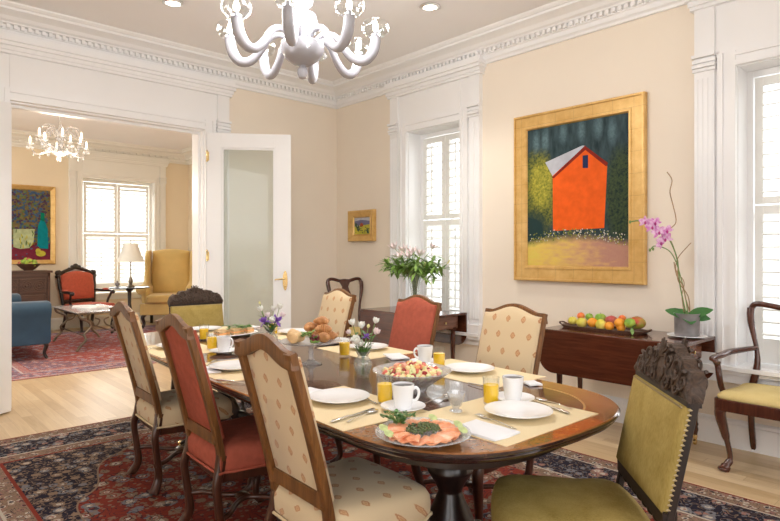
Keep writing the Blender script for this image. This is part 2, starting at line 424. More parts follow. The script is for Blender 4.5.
def wall_with_holes(name, T, a0, a1, z0, z1, o0, o1, holes, mat):
    mb = MB(T); xs = sorted({a0, a1, *[h[0] for h in holes], *[h[1] for h in holes]})
    for i in range(len(xs)-1):
        A, B = xs[i], xs[i+1]; hs = [h for h in holes if h[0] <= A+1e-6 and h[1] >= B-1e-6]
        if not hs: mb.box(A, B, o0, o1, z0, z1)
        else:
            h = hs[0]
            if h[2] > z0: mb.box(A, B, o0, o1, z0, h[2])
            if h[3] < z1: mb.box(A, B, o0, o1, h[3], z1)
    return struct(name, mb, mat, smooth=0)
TR = lambda a, o, z: Vector((XR-o, a, z))            # right wall: a = world y, o = out of wall
TB = lambda a, o, z: Vector((a, YB-o, z))            # back wall: a = world x
TF = lambda a, o, z: Vector((a, YF-o, z))            # living room end wall
TLW = lambda a, o, z: Vector((XL+o, a, z))           # left wall
W1 = (3.775, 4.535, .56, 2.64); W2 = (.52, 1.33, .56, 2.60)
wall_with_holes('wall_right', TR, Y0, YB+.1, 0, ZC, -.36, 0, [W2, W1], MT['wall'])
wall_with_holes('wall_back', TB, -2.4, XL2+.2, 0, ZC, YB-YW, 0, [(OX0, OX1, 0, OZ)], MT['wall'])
LW = (ony(82, 200, YF).x, ony(153.5, 200, YF).x, .60, 2.70)
wall_with_holes('wall_living_end', TF, -2.4, XL2+.2, 0, ZC, -.36, 0, [LW], MT['wall_far'])
struct('wall_living_side', MB().box(XL2, XL2+.3, YW, YF, 0, ZC), MT['wall_far'], smooth=0)
W3 = (2.3, 3.5, .56, 2.62)
wall_with_holes('wall_left', TLW, .2, YB+.1, 0, ZC, -.3, 0, [W3], MT['wall'])

# unseen wall added behind the camera; high openings keep the lower room darker
wall_with_holes('wall_front_added', lambda a, o, z: Vector((a, Y0+o, z)), XL-.3, XR+.36, 0, ZC, -.25, 0, [(-1.7, -.1, .95, 3.05), (.2, 1.8, .95, 3.05), (2.1, 3.7, .95, 3.05)], MT['wall'])
# crown mouldings
def crown(name, T, a0, a1, ztop, k=1.0, mat=None, dent=True, dstep=.052):
    prof = [(0, -.235), (.025, -.235), (.03, -.215), (.045, -.20), (.05, -.165), (.062, -.16), (.064, -.155)]
    prof2 = [(.064, -.125), (.10, -.122), (.105, -.11), (.13, -.10), (.15, -.075), (.19, -.058), (.235, -.05), (.235, -.03), (.25, -.028), (.27, -.012), (.275, 0), (0, 0)]
    mb = MB(T); full = [(o*k, ztop+z*k) for o, z in prof+prof2]
    mb.prism(full, lambda o, z, a: (a, o, z), a0, a1)
    if dent:
        nn = int((a1-a0)/dstep)
        for i in range(nn):
            a = a0+(i+.25)*dstep; mb.box(a, a+dstep*.52, .06*k, .096*k, ztop-.156*k, ztop-.124*k)
    return struct(name, mb, mat or MT['trim'], smooth=25)
crown('trim_1', TB, -2.2, XR, ZC); crown('trim_2', TR, Y0, YB, ZC)
crown('trim_3', TF, -2.2, XL2, ZC, 1.0, MT['trim_far'], True, .12)
crown('trim_4', lambda a, o, z: Vector((XL2-o, a, z)), YW, YF, ZC, 1.0, MT['trim_far'], True, .12)
# dark shadow gap board behind dentils is part of the moulding profile

def skirting(name, T, spans, h=.19, mat=None):
    mb = MB(T)
    for a0, a1 in spans:
        mb.prism([(0, 0), (.03, 0), (.03, h-.035), (.024, h-.03), (.02, h-.012), (.008, h), (0, h)], lambda o, z, a: (a, o, z), a0, a1)
    return struct(name, mb, mat or MT['trim'], smooth=25)
skirting('baseboard_right', TR, [(Y0, YB)])
skirting('baseboard_back', TB, [(2.99, XR)])
skirting('baseboard_living', TF, [(-2, XL2)], .2, MT['trim_far'])

# cased opening to the living room
def surround(name, T, a0, a1, zt, ztop, pw, mat, plinth=None, zb=0, ped=None):
    """pilasters either side of opening a0..a1, header from zt to ztop"""
    mb = MB(T)
    for s, e in ((a0-pw, a0), (a1, a1+pw)):
        mb.box(s, e, -.002, .03, zb, ztop-.1)
        w = e-s; inner = e if e == a0 else s; sg = -1 if e == a0 else 1
        # outer pilaster with flutes
        outer0 = inner+sg*w; a, b = sorted((outer0, inner+sg*w*.5))
        mb.box(a, b, .03, .05, zb+.12, zt+.0)
        for k in range(4):
            q = a+(b-a)*(k+.5)/4; mb.box(q-.009, q+.009, .05, .056, zb+.2, zt-.05)
        mb.box(a-.012, b+.006, .03, .075, zb, zb+.14)
        for dz, pr_ in ((0, .065), (.025, .078), (.06, .07), (.095, .085)): mb.box(a-.01, b+.008, .03, pr_, zt+dz, zt+dz+.022)
        mb.box(a, b, .03, .05, zt, ztop-.1)
        # inner stepped casing
        for k, (f0, f1, pr_) in enumerate(((0, .14, .05), (.14, .3, .04), (.3, .42, .055))):
            c, d = sorted((inner+sg*w*f0, inner+sg*w*f1)); mb.box(c, d, .03, pr_, zb, zt+.1)
    for z0, z1, pr_ in ((0, .03, .05), (.03, .065, .04), (.065, .09, .055)): mb.box(a0, a1, .0, pr_, zt+z0, zt+z1)
    mb.box(a0-.001, a1+.001, 0, .036, zt+.088, ztop-.1)
    for z0, z1, pr_ in ((-.11, -.085, .07), (-.085, -.05, .085), (-.05, -.02, .11), (-.02, .01, .13), (.01, .05, .10)):
        mb.box(a0-pw-(pr_-.03)*.6, a1+pw+(pr_-.03)*.6, 0, pr_, ztop+z0, ztop+z1)
    return struct(name, mb, mat, smooth=0)
surround('trim_5', TB, OX0, OX1, OZ, 3.11, .27, MT['trim'])
mb = MB(); mb.box(OX0-.02, OX0+.012, YB-.005, YW+.005, 0, OZ); mb.box(OX1-.012, OX1+.02, YB-.005, YW+.005, 0, OZ); mb.box(OX0, OX1, YB-.005, YW+.005, OZ-.015, OZ+.02)
for x0, x1 in ((OX0, OX0+.03), (OX1-.03, OX1)): mb.box(x0, x1, YB+.06, YB+.09, 0, OZ)
mb.box(OX0+.03, OX1-.03, YB+.06, YB+.09, OZ-.04, OZ-.015)
struct('trim_6', mb, MT['trim'], smooth=0, bevel=.002)

# ------------------------------------------------------------------ windows with louvred shutters
def window(name, T, W, ztop, pw, mat, rec=.185, zmid=1.69, surround_n='trim_7', step=.084, tiltdeg=22):
    a0, a1, z0, z1 = W
    surround(surround_n, T, a0, a1, z1, ztop, pw, mat, zb=.50)
    root = sroot(name)
    mb = MB(T)
    # reveals
    for s, e in ((a0-.01, a0+.006), (a1-.006, a1+.01)): mb.box(s, e, -.3, .01, z0, z1)
    mb.box(a0+.006, a1-.006, -.3, .008, z1-.006, z1+.01)
    # shutter frame in the reveal
    for s, e in ((a0+.006, a0+.045), (a1-.045, a1-.006)): mb.box(s, e, -rec-.03, -rec+.01, z0+.004, z1-.006)
    mb.box(a0+.045, a1-.045, -rec-.03, -rec+.01, z1-.05, z1-.006)
    obj('window_frame', mb, mat, root, smooth=0, bevel=.002)
    mb = MB(T); mb.box(a0-pw, a1+pw, -.0, .06, z0-.06, z0-.03); mb.box(a0-pw-.02, a1+pw+.02, -.0, .09, z0-.03, z0); mb.box(a0, a1, -.3, .02, z0-.02, z0+.004)
    mb.box(a0-pw, a1+pw, 0, .035, z0-.12, z0-.06)
    obj('window_sill', mb, mat, root, smooth=0, bevel=.003)
    # sash and glass behind
    mb = MB(T); am = (a0+a1)/2
    for s, e in ((a0, a0+.05), (a1-.05, a1), (am-.012, am+.012)): mb.box(s, e, -.29, -.26, z0, z1)
    for z in (z0, (z0+z1)/2-.03, z1-.06): mb.box(a0, a1, -.29, -.255, z, z+.06)
    sh = obj('sash', mb, mat, root, smooth=0)
    obj('window_glass', MB(T).box(a0+.04, a1-.04, -.277, -.273, z0+.05, z1-.05), MT['glass'], root, smooth=0)
    w = (a1-a0-.10)/2
    for k in range(2):
        for zb, zt in ((z0+.01, zmid-.005), (zmid+.005, z1-.06)):
            s, e = a0+.05+k*w+.003, a0+.05+(k+1)*w-.003
            mb = MB(T); st = .052
            for p, q in ((s, s+st), (e-st, e)): mb.box(p, q, -rec-.014, -rec+.014, zb, zt)
            br = .25 if zb < 1 else .06
            br = .17 if zb < 1 else .05
            mb.box(s+st, e-st, -rec-.014, -rec+.014, zb, zb+br); mb.box(s+st, e-st, -rec-.014, -rec+.014, zt-.06, zt)
            n = max(1, int((zt-.06-zb-br)/step)); hh = (zt-.06-zb-br)/n; ta = math.radians(tiltdeg)
            sp = obj('shutter', mb, MT['shutter'], root, smooth=0, bevel=.002)
            mb = MB(T)
            for i in range(n):
                zc = zb+br+(i+.5)*hh; c, sn = math.cos(ta)*.042, math.sin(ta)*.042; th = .0045
                pts = [(-rec-c, zc+sn-th), (-rec+c, zc-sn-th), (-rec+c, zc-sn+th), (-rec-c, zc+sn+th)]
                mb.prism(pts, lambda o, z, a: (a, o, z), s+st, e-st)
            obj('slat', mb, MT['shutter'], sp, smooth=0)
            mb = MB(T); mb.box((s+e)/2-.006, (s+e)/2+.006, -rec+.04, -rec+.052, zb+br+.03, zt-.09)
            obj('tilt_rod', mb, MT['shutter'], sp, smooth=0)
    return root
window('window_1', TR, W1, 3.15, .25, MT['trim'], surround_n='trim_7')
window('window_2', TR, W2, 3.15, .262, MT['trim'], surround_n='trim_8', zmid=1.66)
window('window_3', TF, LW, 3.14, .22, MT['trim_far'], surround_n='trim_9', zmid=1.70, rec=.12, tiltdeg=36, step=.075)
window('window_4', TLW, W3, 3.15, .27, MT['trim'], surround_n='trim_10', zmid=1.70)

# ------------------------------------------------------------------ glazed door leaves
def door_leaf(name, hinge, ang, side):
    root = sroot(name); root.location = (hinge[0], hinge[1], 0); root.rotation_euler = (0, 0, ang)
    W, H = .855, 2.575; z0 = .012
    mb = MB()
    mb.box(0, .145, -.022, .022, z0, H); mb.box(W-.165, W, -.022, .022, z0, H)
    mb.box(.145, W-.165, -.022, .022, z0, z0+.26); mb.box(.145, W-.165, -.022, .022, H-.15, H)
    for x0, x1, a, b in ((.145, .165, z0+.26, H-.15), (W-.185, W-.165, z0+.26, H-.15)): mb.box(x0, x1, -.012, .012, a, b)
    mb.box(.165, W-.185, -.012, .012, z0+.26, z0+.28); mb.box(.165, W-.185, -.012, .012, H-.17, H-.15)
    obj('door_frame', mb, MT['trim'], root, smooth=0, bevel=.003)
    obj('door_glass', MB().box(.16, W-.18, -.003, .003, z0+.27, H-.16), MT['door_glass'], root, smooth=0)
    for s in (-1, 1):
        mb = MB()
        pl = [(.026*math.cos(t)*(1 if abs(math.sin(t)) < .9 else .8), 1.04+.105*math.sin(t)) for t in [2*PI*k/24 for k in range(24)]]
        mb.prism(pl, lambda a, b, o: (W-.06+a, s*(.022+o), b), 0, .006)
        hd = obj('handle_plate', mb, MT['brass'], root, smooth=30, bevel=.002)
        mb = MB(); mb.tube([(W-.06, s*.022, 1.06), (W-.06, s*.055, 1.06), (W-.075, s*.062, 1.06), (W-.15, s*.06, 1.055), (W-.165, s*.055, 1.05)], [.009, .008, .009, .007, .008], 10)
        mb.ell((W-.06, s*.03, .985), (.01, .006, .012))
        obj('handle', mb, MT['brass'], hd)
    for z in (.25, 1.3, 2.33):
        mb = MB(); mb.lathe([(.009, -.055), (.011, -.05), (.009, -.045), (.009, .045), (.011, .05), (.006, .062), (.002, .066)], (0, -.024, z), 12, True, True)
        mb.box(0, .02, -.026, -.022, z-.045, z+.045)
        obj('hinge', mb, MT['brass'], root)
    return root
door_leaf('door_1', (OX1+.01, YB-.075), math.radians(-35), 1)
d2 = door_leaf('door_2', (OX0-.01, YB-.075), math.radians(180+35), 1)

# ------------------------------------------------------------------ rugs
def rug(name, label, x0, x1, y0, y1, mat, z=.009):
    mb = MB(); cx, cy = (x0+x1)/2, (y0+y1)/2; w, h = (x1-x0)/2, (y1-y0)/2
    mb.box(-w, w, -h, h, 0, z)
    rg = obj(name, mb, mat, None, smooth=0, bevel=.003, loc=(cx, cy, 0)); return tag(rg, label, 'rug')
rug('persian_rug', 'large red and navy Persian rug under the dining table', RX0, RX1, RY0, RY1, MT['rug'])
rug('persian_rug', 'faded pink Persian rug in the living room under the coffee table', .95, 4.75, 7.11, 10.92, MT['rug2'])

# ------------------------------------------------------------------ dining table
def outline(y0, y1, inset, n=20):
    """barrel-sided outline with superelliptic ends, relative to table centre"""
    L = (y1-y0)/2-inset; b, p = .5, 2.7; right = []
    W = lambda y: .59-.055*(y/L)**2-inset
    ys = [(L-b)*(-1+2*k/24) for k in range(25)]
    right = [(W(y), y) for y in ys]
    We = W(L-b)
    def end(sy):
        o = []
        for k in range(1, 40):
            t = PI*k/40; c, q = math.cos(t), math.sin(t)
            o.append((We*math.copysign(abs(c)**(2/p), c), sy*(L-b+b*q**(2/p))))
        return o
    out = right+end(1)+[(-a, -b_) for a, b_ in right]
    out += [(-a, c) for a, c in end(-1)]
    return out
table = thing('dining_table', 'long dark mahogany dining table with lighter crossbanded border and pedestal base', 'table', (TX, TYC, 0), -.05)
TZ = .755
mb = MB()
R = [[(p[0], p[1], z) for p in outline(TY0, TY1, ins)] for ins, z in ((.004, TZ), (.0, TZ-.004))]
mb.rings(R, True, True, False)
obj('tabletop', mb, MT['tabletop'], table, smooth=30)
mb = MB()
R = [[(p[0], p[1], z) for p in outline(TY0, TY1, ins)] for ins, z in ((0, TZ-.004), (-.004, TZ-.010), (0, TZ-.016), (.008, TZ-.018), (.004, TZ-.024), (.008, TZ-.031), (.02, TZ-.034), (.022, TZ-.04), (.06, TZ-.042))]
mb.rings(R, True, False, True)
obj('table_edge', mb, MT['rim'], table, smooth=50)
mb = MB(); R = [[(p[0], p[1], z) for p in outline(TY0, TY1, ins)] for ins, z in ((.14, TZ-.042), (.14, TZ-.11))]
mb.rings(R); obj('apron', mb, MT['black_wood'], table, smooth=30)
def pedestal(py):
    mb = MB()
    mb.lathe([(.11, .64), (.12, .60), (.075, .57), (.06, .54), (.085, .51), (.09, .48), (.065, .44), (.045, .40), (.06, .36), (.085, .31), (.10, .27), (.095, .22), (.07, .19), (.06, .16), (.03, .15)], (0, py, 0), 28, True, True)
    mb.box(-.3, .3, py-.13, py+.13, .63, TZ-.11+.002)
    p = obj('pedestal', mb, MT['black_wood'], table, smooth=40, bevel=.004)
    for k in range(4):
        a = PI/4+k*PI/2; c, s = math.cos(a), math.sin(a)
        path = interp([(r*c, py+r*s, z) for r, z in ((.04, .22), (.11, .25), (.18, .19), (.24, .09), (.30, .05))], 6)
        mb = MB(); mb.sweep(path, rsec(.052, .045, .4), (0, 0, 1), [(1.5-.9*i/len(path), 1) for i in range(len(path))])
        lg = obj('leg', mb, MT['black_wood'], table, smooth=50)
        mb = MB(); mb.lathe([(.01, .06), (.022, .055), (.024, .04), (.02, .034), (.022, .03), (.024, .012), (.018, 0)], (.305*c, py+.305*s, .010), 14, True, True)
        obj('caster', mb, MT['brass'], lg)
pedestal(1.52-TYC); pedestal(3.60-TYC)

# ------------------------------------------------------------------ upholstered dining chairs
def back_x(z): return .03-.152*max(0, (z-.42)/.585)**1.15
def chair_back_outline(ins=0.0):
    """outline in (y,z) of the camel backed frame outer edge"""
    hb, ht, zb, zs = .198, .198, .50, .997
    pts = [(-hb+ins, zb), (hb-ins, zb), (ht-ins, zs-.03-ins), (ht-ins, zs-ins)]
    for k in range(1, 16):
        y = (ht-ins)*(1-2*k/16); a = abs(y)/(ht)
        pts.append((y, zs-ins+top_z(a)))
    pts += [(-ht+ins, zs-ins), (-ht+ins, zs-.03-ins)]
    return pts
def top_z(a):
    if a > .86: return -.003*math.sin((1-a)/.14*PI)
    return .042*(.5+.5*math.cos(PI*a/.86))
def side_chair(name, cat, label, back_m, seat_m, welt_m):
    t = thing(name, label, cat)
    mb = MB()
    # front upholstery + rear panel
    out = chair_back_outline(.012)
    f = lambda y, z, h: (back_x(z)+h, y, z)
    mb.pad(out, [(.97, .0), (1, .008), (1, .018), (.985, .026), (.93, .032), (.75, .039), (.4, .044), (.02, .046)], f)
    inn = chair_back_outline(.040)
    mb.pad(inn, [(1, .01), (1, .002), (.96, .0), (.6, -.002), (.02, -.002)], f)
    obj('backrest', mb, back_m, t, smooth=60)
    mb = MB()
    for s in (-1, 1):
        path = [(back_x(z)-.004, s*(.198-.021), z) for z in [.41+.590*k/12 for k in range(13)]]
        mb.sweep(path, rsec(.028, .044, .2), (1, 0, 0))
    path = [(back_x(.98)-.004, .197*(1-2*k/24), 0.997-.023+top_z(abs(1-2*k/24))) for k in range(25)]
    mb.sweep(path, rsec(.028, .052, .2), (1, 0, 0))
    mb.box(back_x(.49)-.018, back_x(.49)+.010, -.18, .18, .475, .525)
    obj('back_frame', mb, MT['walnut'], t, smooth=40)
    # seat
    def so(k=1.0):
        pts = []
        base = [(.010, -.168), (.010, .168), (.035, .192), (.10, .208), (.20, .222), (.33, .236), (.405, .236), (.432, .21), (.442, .12), (.446, 0), (.442, -.12), (.432, -.21), (.405, -.236), (.33, -.236), (.20, -.222), (.10, -.208), (.035, -.192)]
        return [tuple(q[:2]) for q in interp([(a, b, 0) for a, b in base], 3, True)]
    mb = MB(); ol = so()
    mb.pad(ol, [(.97, .35), (1, .36), (1.012, .385), (1.015, .41), (1.0, .435), (.95, .455), (.83, .468), (.6, .476), (.3, .48), (.02, .481)], lambda a, b, h: (a, b, h+(.004*math.cos(a*40) if h < .37 else 0)))
    obj('seat', mb, seat_m, t, smooth=60)
    mb = MB(); lo = [(a+(a-.24)*.02, b*1.02, .357+.012*math.cos(b*26)*(1 if a > .4 else .2)) for a, b in ol]
    lo.append(lo[0]); mb.tube(lo, .006, 6); obj('seat_welt', mb, welt_m, t)
    mb = MB(); mb.pad(ol, [(.93, .31), (.95, .32), (.95, .352)], lambda a, b, h: (a, b, h)); obj('seat_rail', mb, MT['walnut_leg'], t, smooth=40)
    # legs
    for s in (-1, 1):
        mb = MB(); path = interp([(.030, s*.177, .43), (.018, s*.180, .37), (.0, s*.190, .30), (.012, s*.186, .19), (.022, s*.180, .08), (-.002, s*.194, .02), (-.016, s*.203, 0)], 4)
        mb.sweep(path, rsec(.038, .034, .35), (1, 0, 0), [1+.15*math.cos(i*.3) for i in range(len(path))]); obj('leg', mb, MT['walnut_leg'], t, smooth=50)
        mb = MB(); path = interp([(.39, s*.195, .36), (.412, s*.212, .31), (.405, s*.208, .22), (.38, s*.19, .12), (.375, s*.188, .05), (.40, s*.205, .018), (.415, s*.215, 0)], 4)
        sc = [1.25-.55*min(1, i/14) for i in range(len(path))]; sc[-4:] = [.75, .9, 1.0, .9]
        mb.sweep(path, rsec(.042, .042, .4), (1, 0, 0), sc); obj('leg', mb, MT['walnut_leg'], t, smooth=50)
    mb = MB()
    for s in (-1, 1):
        mb.tube(interp([(.0, s*.19, .15), (.07, s*.16, .155), (.14, s*.075, .15), (.21, s*.03, .15), (.28, s*.075, .15), (.33, s*.155, .155), (.38, s*.19, .15)], 6), .013, 8)
    mb.ell((.21, 0, .152), (.035, .045, .014))
    obj('stretcher', mb, MT['walnut_leg'], t, smooth=50)
    return t
cream = once(lambda: side_chair('upholstered_dining_chair', 'chair', '', MT['dia_back'], MT['dia_seat'], MT['welt']))
redc = once(lambda: side_chair('upholstered_dining_chair', 'chair', '', MT['red'], MT['red'], MT['red_welt']))
RZ = .013
G = 'upholstered dining chairs along the table'
cream((1.125, 1.71, RZ), -.05, 'large cream diamond-patterned chair seen from behind, beside the salmon platter', G)
redc((1.162, 2.55, RZ), -.05, 'terracotta red dining chair seen from behind, between two cream chairs', G)
cream((1.218, 3.40, RZ), -.05, 'cream dining chair seen from behind, closest to the living room doorway', G)
cream((2.49, 1.86, RZ), PI-.05, 'cream diamond-patterned dining chair facing us, before the fruit-topped side table', G)
redc((2.60, 2.69, RZ), PI-.05, 'terracotta red dining chair facing us, below the vase of lilies', G)
cream((2.65, 3.60, RZ), PI-.05, 'cream dining chair facing us, behind the croissants', G)

# ------------------------------------------------------------------ carved head chairs
n = NT('carved_walnut'); vd = n.vor(n.co(), 38, 'SMOOTH_F1'); nz = n.noise(n.co(), 30, 4, .6, 2.5)
n.bump(n.M('ADD', vd, nz), .5, .008)
MT['carved'] = n.fin(n.ramp(nz, [(.3, (.016, .009, .006)), (.62, (.085, .05, .032))]), .5, 0, Specular_IOR_Level=.35)
def cr_h(a):
    P = [(0, .143), (.10, .141), (.2, .132), (.30, .118), (.36, .112), (.44, .118), (.54, .112), (.64, .086), (.72, .088), (.84, .085), (.94, .064), (1.0, .03)]
    for (a0, h0), (a1, h1) in zip(P, P[1:]):
        if a <= a1: return h0+(h1-h0)*(a-a0)/(a1-a0)
    return .03
def hx(z): return .0-.125*max(0, (min(z, .88)-.46)/.6)-.24*max(0, z-.88)
def head_chair():
    t = thing('carved_dining_chair', '', 'chair')
    # seat
    base = [(-.005, -.20), (-.005, .20), (.14, .225), (.33, .245), (.42, .23), (.455, .14), (.465, 0), (.455, -.14), (.42, -.23), (.33, -.245), (.14, -.225)]
    ol = [tuple(q[:2]) for q in interp([(a, b, 0) for a, b in base], 4, True)]
    mb = MB(); mb.pad(ol, [(.98, .395), (1, .40), (1.01, .435), (1.0, .465), (.96, .49), (.86, .504), (.6, .514), (.3, .518), (.02, .519)], lambda a, b, h: (a, b, h))
    obj('seat', mb, MT['velvet'], t, smooth=60)
    mb = MB(); mb.pad(ol, [(.96, .31), (.99, .32), (.99, .388)], lambda a, b, h: (a, b, h)); obj('seat_rail', mb, MT['oak_dark'], t, smooth=40)
    # back panel
    W = .225
    bo = [(-W, .57), (W, .57), (W, .875), (-W, .875)]
    bo2 = []
    for (a, b), (c, d) in zip(bo, bo[1:]+bo[:1]):
        for k in range(6): bo2.append((a+(c-a)*k/6, b+(d-b)*k/6))
    mb = MB(); f = lambda y, z, h: (hx(z)+h, y, z)
    mb.pad(bo2, [(1, .0), (1, .022), (.985, .03), (.93, .037), (.7, .044), (.3, .048), (.02, .049)], f)
    mb.pad(bo2, [(.93, .0), (.93, -.008), (.9, -.012), (.02, -.014)], f)
    obj('backrest', mb, MT['velvet'], t, smooth=50)
    mb = MB()
    for s in (-1, 1):
        for k in range(21): 
            z = .58+.285*k/20; mb.ell((hx(z)+.012, s*(W+.001), z), (.008, .0028, .0038), nu=6, nv=4)
    for k in range(34):
        y = -W+.012+(2*W-.024)*k/33; mb.ell((hx(.868)+.033, y, .869), (.004, .004, .004), nu=6, nv=4)
    obj('nail_trim', mb, MT['gold_dull'], t)
    mb = MB()
    for s in (-1, 1):
        path = [(hx(z)+.002, s*(W-.010), z) for z in [.36+.52*k/10 for k in range(11)]]
        mb.sweep(path, rsec(.024, .026, .3), (1, 0, 0))
    mb.box(hx(.54)-.02, hx(.54)+.02, -W, W, .53, .575); mb.box(hx(.88)-.014, hx(.88)+.026, -W-.004, W+.004, .872, .89)
    # carved apron under lower rail
    for k in range(9):
        y = -.2+.05*k; mb.ell((hx(.52), y, .528), (.018, .026, .016))
    obj('back_frame', mb, MT['dark_frame'], t, smooth=40)
    # crest
    mb = MB(); N = 60
    top = []
    poly = [(-W-.014, .885), (W+.014, .885)]
    for k in range(N+1):
        a = 1-2*k/N; poly.append(((W+.008)*a, .885+.93*cr_h(abs(a))+.004*abs(math.sin(a*26))))
    cols = [(p[0], p[1]) for p in poly[2:]]
    R = []
    for y, zt in cols:
        ring = []
        for j in range(9):
            z = .885+(zt-.885)*j/8; b = .012*math.sin(PI*j/8)
            ring.append((hx(z)+.024+b, y, z))
        for j in range(8, -1, -1):
            z = .885+(zt-.885)*j/8; ring.append((hx(z)-.014, y, z))
        R.append(ring)
    mb.rings(R)
    def spiral(cy, cz, r, turns, sgn, ph, thick=.006):
        for fs, off in ((1, .036), (-1, -.024)):
            path = []
            for k in range(22):
                q = k/21; a = ph+sgn*turns*2*PI*q; rr = r*(1-.82*q)
                z = cz+rr*math.sin(a); path.append((hx(z)+off, cy+rr*math.cos(a), z))
            mb.tube(path, [thick*(1-.4*k/21) for k in range(22)], 6)
    for s in (-1, 1):
        spiral(s*.185, .935, .032, 1.4, s, PI/2 if s > 0 else PI/2)
        spiral(s*.125, .965, .040, 1.5, -s, 0 if s > 0 else PI)
        spiral(s*.155, .915, .022, 1.3, s, PI)
        spiral(s*.055, .975, .034, 1.4, s, PI/2)
        spiral(s*.07, .915, .026, 1.4, -s, 0)
        for k in range(5):
            a = s*(.02+.03*k); z0 = .90; 
            for off in (.036, -.024):
                mb.tube([(hx(z0)+off, a, z0), (hx(z0+.03)+off, a+s*.016, z0+.03), (hx(z0+.055)+off, a+s*.008, z0+.055-.004*k)], [.003, .007, .002], 6)
    for k in range(7):
        a = PI*(k/6); 
        for off in (.04, -.024): mb.tube([(hx(.98)+off, 0, .985), (hx(1.02)+off, .035*math.cos(a), .99+.05*math.sin(a))], [.009, .003], 6)
    obj('carved_crest', mb, MT['carved'], t, smooth=50)
    for s in (-1, 1):
        mb = MB(); path = interp([(0.02, s*.22, .40), (.0, s*.22, .25), (-.03, s*.225, .1), (-.07, s*.23, 0)], 5)
        mb.sweep(path, rsec(.042, .036, .35), (1, 0, 0)); obj('leg', mb, MT['black_wood'], t, smooth=50)
        mb = MB(); mb.lathe([(.026, .35), (.03, .33), (.02, .31), (.028, .28), (.022, .2), (.014, .1), (.012, .06), (.024, .045), (.026, .02), (.014, 0)], (.38, s*.20, 0), 16, True, True); obj('leg', mb, MT['black_wood'], t, smooth=50)
    return t
headc = once(head_chair)
# near head chair: centre of back at floor plan
BL = Vector((2.018, 1.005)); BR = Vector((1.69, .713)); mid = (BL+BR)/2
nrm = Vector((-(BL-BR).y, (BL-BR).x)).normalized(); ang = math.atan2(nrm.y, nrm.x)
headc((mid.x+.008, mid.y-.014, RZ), ang, 'gold velvet chair with carved wooden crest at the table corner by the salmon platter', 'carved gold velvet chairs at the table ends')
headc((2.145, 4.70, RZ), -PI/2-.03, 'gold velvet chair with carved crest at the far table end, before the doorway', 'carved gold velvet chairs at the table ends')

# ------------------------------------------------------------------ drop-leaf side tables
def dropleaf(name, label, x0, x1, y0, y1, group):
    t = thing(name, label, 'table', ((x0+x1)/2, (y0+y1)/2, 0), 0, group); w, l = (x1-x0)/2, (y1-y0)/2; Z = .752
    obj('tabletop', MB().box(-w, w, -l, l, Z-.022, Z), MT['mahog'], t, smooth=0, bevel=.006)
    mb = MB(); mb.box(-w+.09, w-.05, -l+.075, -l+.095, Z-.155, Z-.022); mb.box(-w+.09, w-.05, l-.095, l-.075, Z-.155, Z-.022)
    mb.box(-w+.09, -w+.11, -l+.08, l-.08, Z-.155, Z-.022); mb.box(w-.07, w-.05, -l+.08, l-.08, Z-.155, Z-.022)
    obj('apron', mb, MT['mahog_x'], t, smooth=0, bevel=.002)
    mb = MB(); mb.box(-w+.12, w-.08, -l+.062, -l+.078, Z-.14, Z-.035)
    dr = obj('drawer', mb, MT['mahog_x'], t, smooth=0, bevel=.004)
    mb = MB(); mb.lathe([(.004, 0), (.006, .012), (.013, .018), (.012, .025), (.003, .028)], (0, -l+.062, Z-.088), 12, True, True, Matrix.Rotation(PI/2, 3, 'X')); obj('knob', mb, MT['brass'], dr)
    for s in (-1, 1):
        H = .32; pl = [(-l, 0), (l, 0)]
        rr = .12
        for cx, a0 in ((l-rr, 0), (-l+rr, PI/2)):
            for k in range(9):
                a = a0+PI/2*k/8; pl.append((cx+rr*math.cos(a), -(H-rr)-rr*math.sin(a)))
        mb = MB(); xx = s*(w+.003) if s < 0 else w-.016
        mb.prism(pl, lambda a, b, o: (xx+o, a, Z-.004+b), 0, .018 if s < 0 else .014)
        obj('drop_leaf', mb, MT['mahog'], t, smooth=30, bevel=.003)
        for sy in (-1, 1):
            mb = MB(); px, py = s*(w-.095)+(.03 if s < 0 else 0)*0, sy*(l-.10)
            if s < 0: px = -w+.125
            mb.box(px-.025, px+.025, py-.025, py+.025, Z-.17, Z-.022)
            mb.lathe([(.02, Z-.17), (.026, Z-.18), (.019, Z-.195), (.027, Z-.22), (.024, Z-.3), (.02, .3), (.016, .16), (.022, .145), (.017, .13), (.021, .11), (.012, .065)], (px, py, 0), 16, True, True)
            lg = obj('leg', mb, MT['mahog_z'], t, smooth=45)
            mb = MB(); mb.lathe([(.014, .07), (.016, .06), (.012, .04), (.006, .036)], (px, py, 0), 12, True, True)
            mb.lathe([(.002, -.008), (.018, -.008), (.02, 0), (.018, .008), (.002, .008)], (px, py, .02), 14, True, True, Matrix.Rotation(PI/2, 3, 'X')); obj('caster', mb, MT['brass'], lg)
    return t
GT = 'drop-leaf side tables against the wall'
dropleaf('drop_leaf_table', 'mahogany drop-leaf side table below the barn painting, bearing fruit and an orchid', 3.86, 4.385, 1.45, 2.52, GT)
dropleaf('drop_leaf_table', 'mahogany drop-leaf side table by the window, bearing the vase of lilies', 3.86, 4.385, 3.67, 4.66, GT)

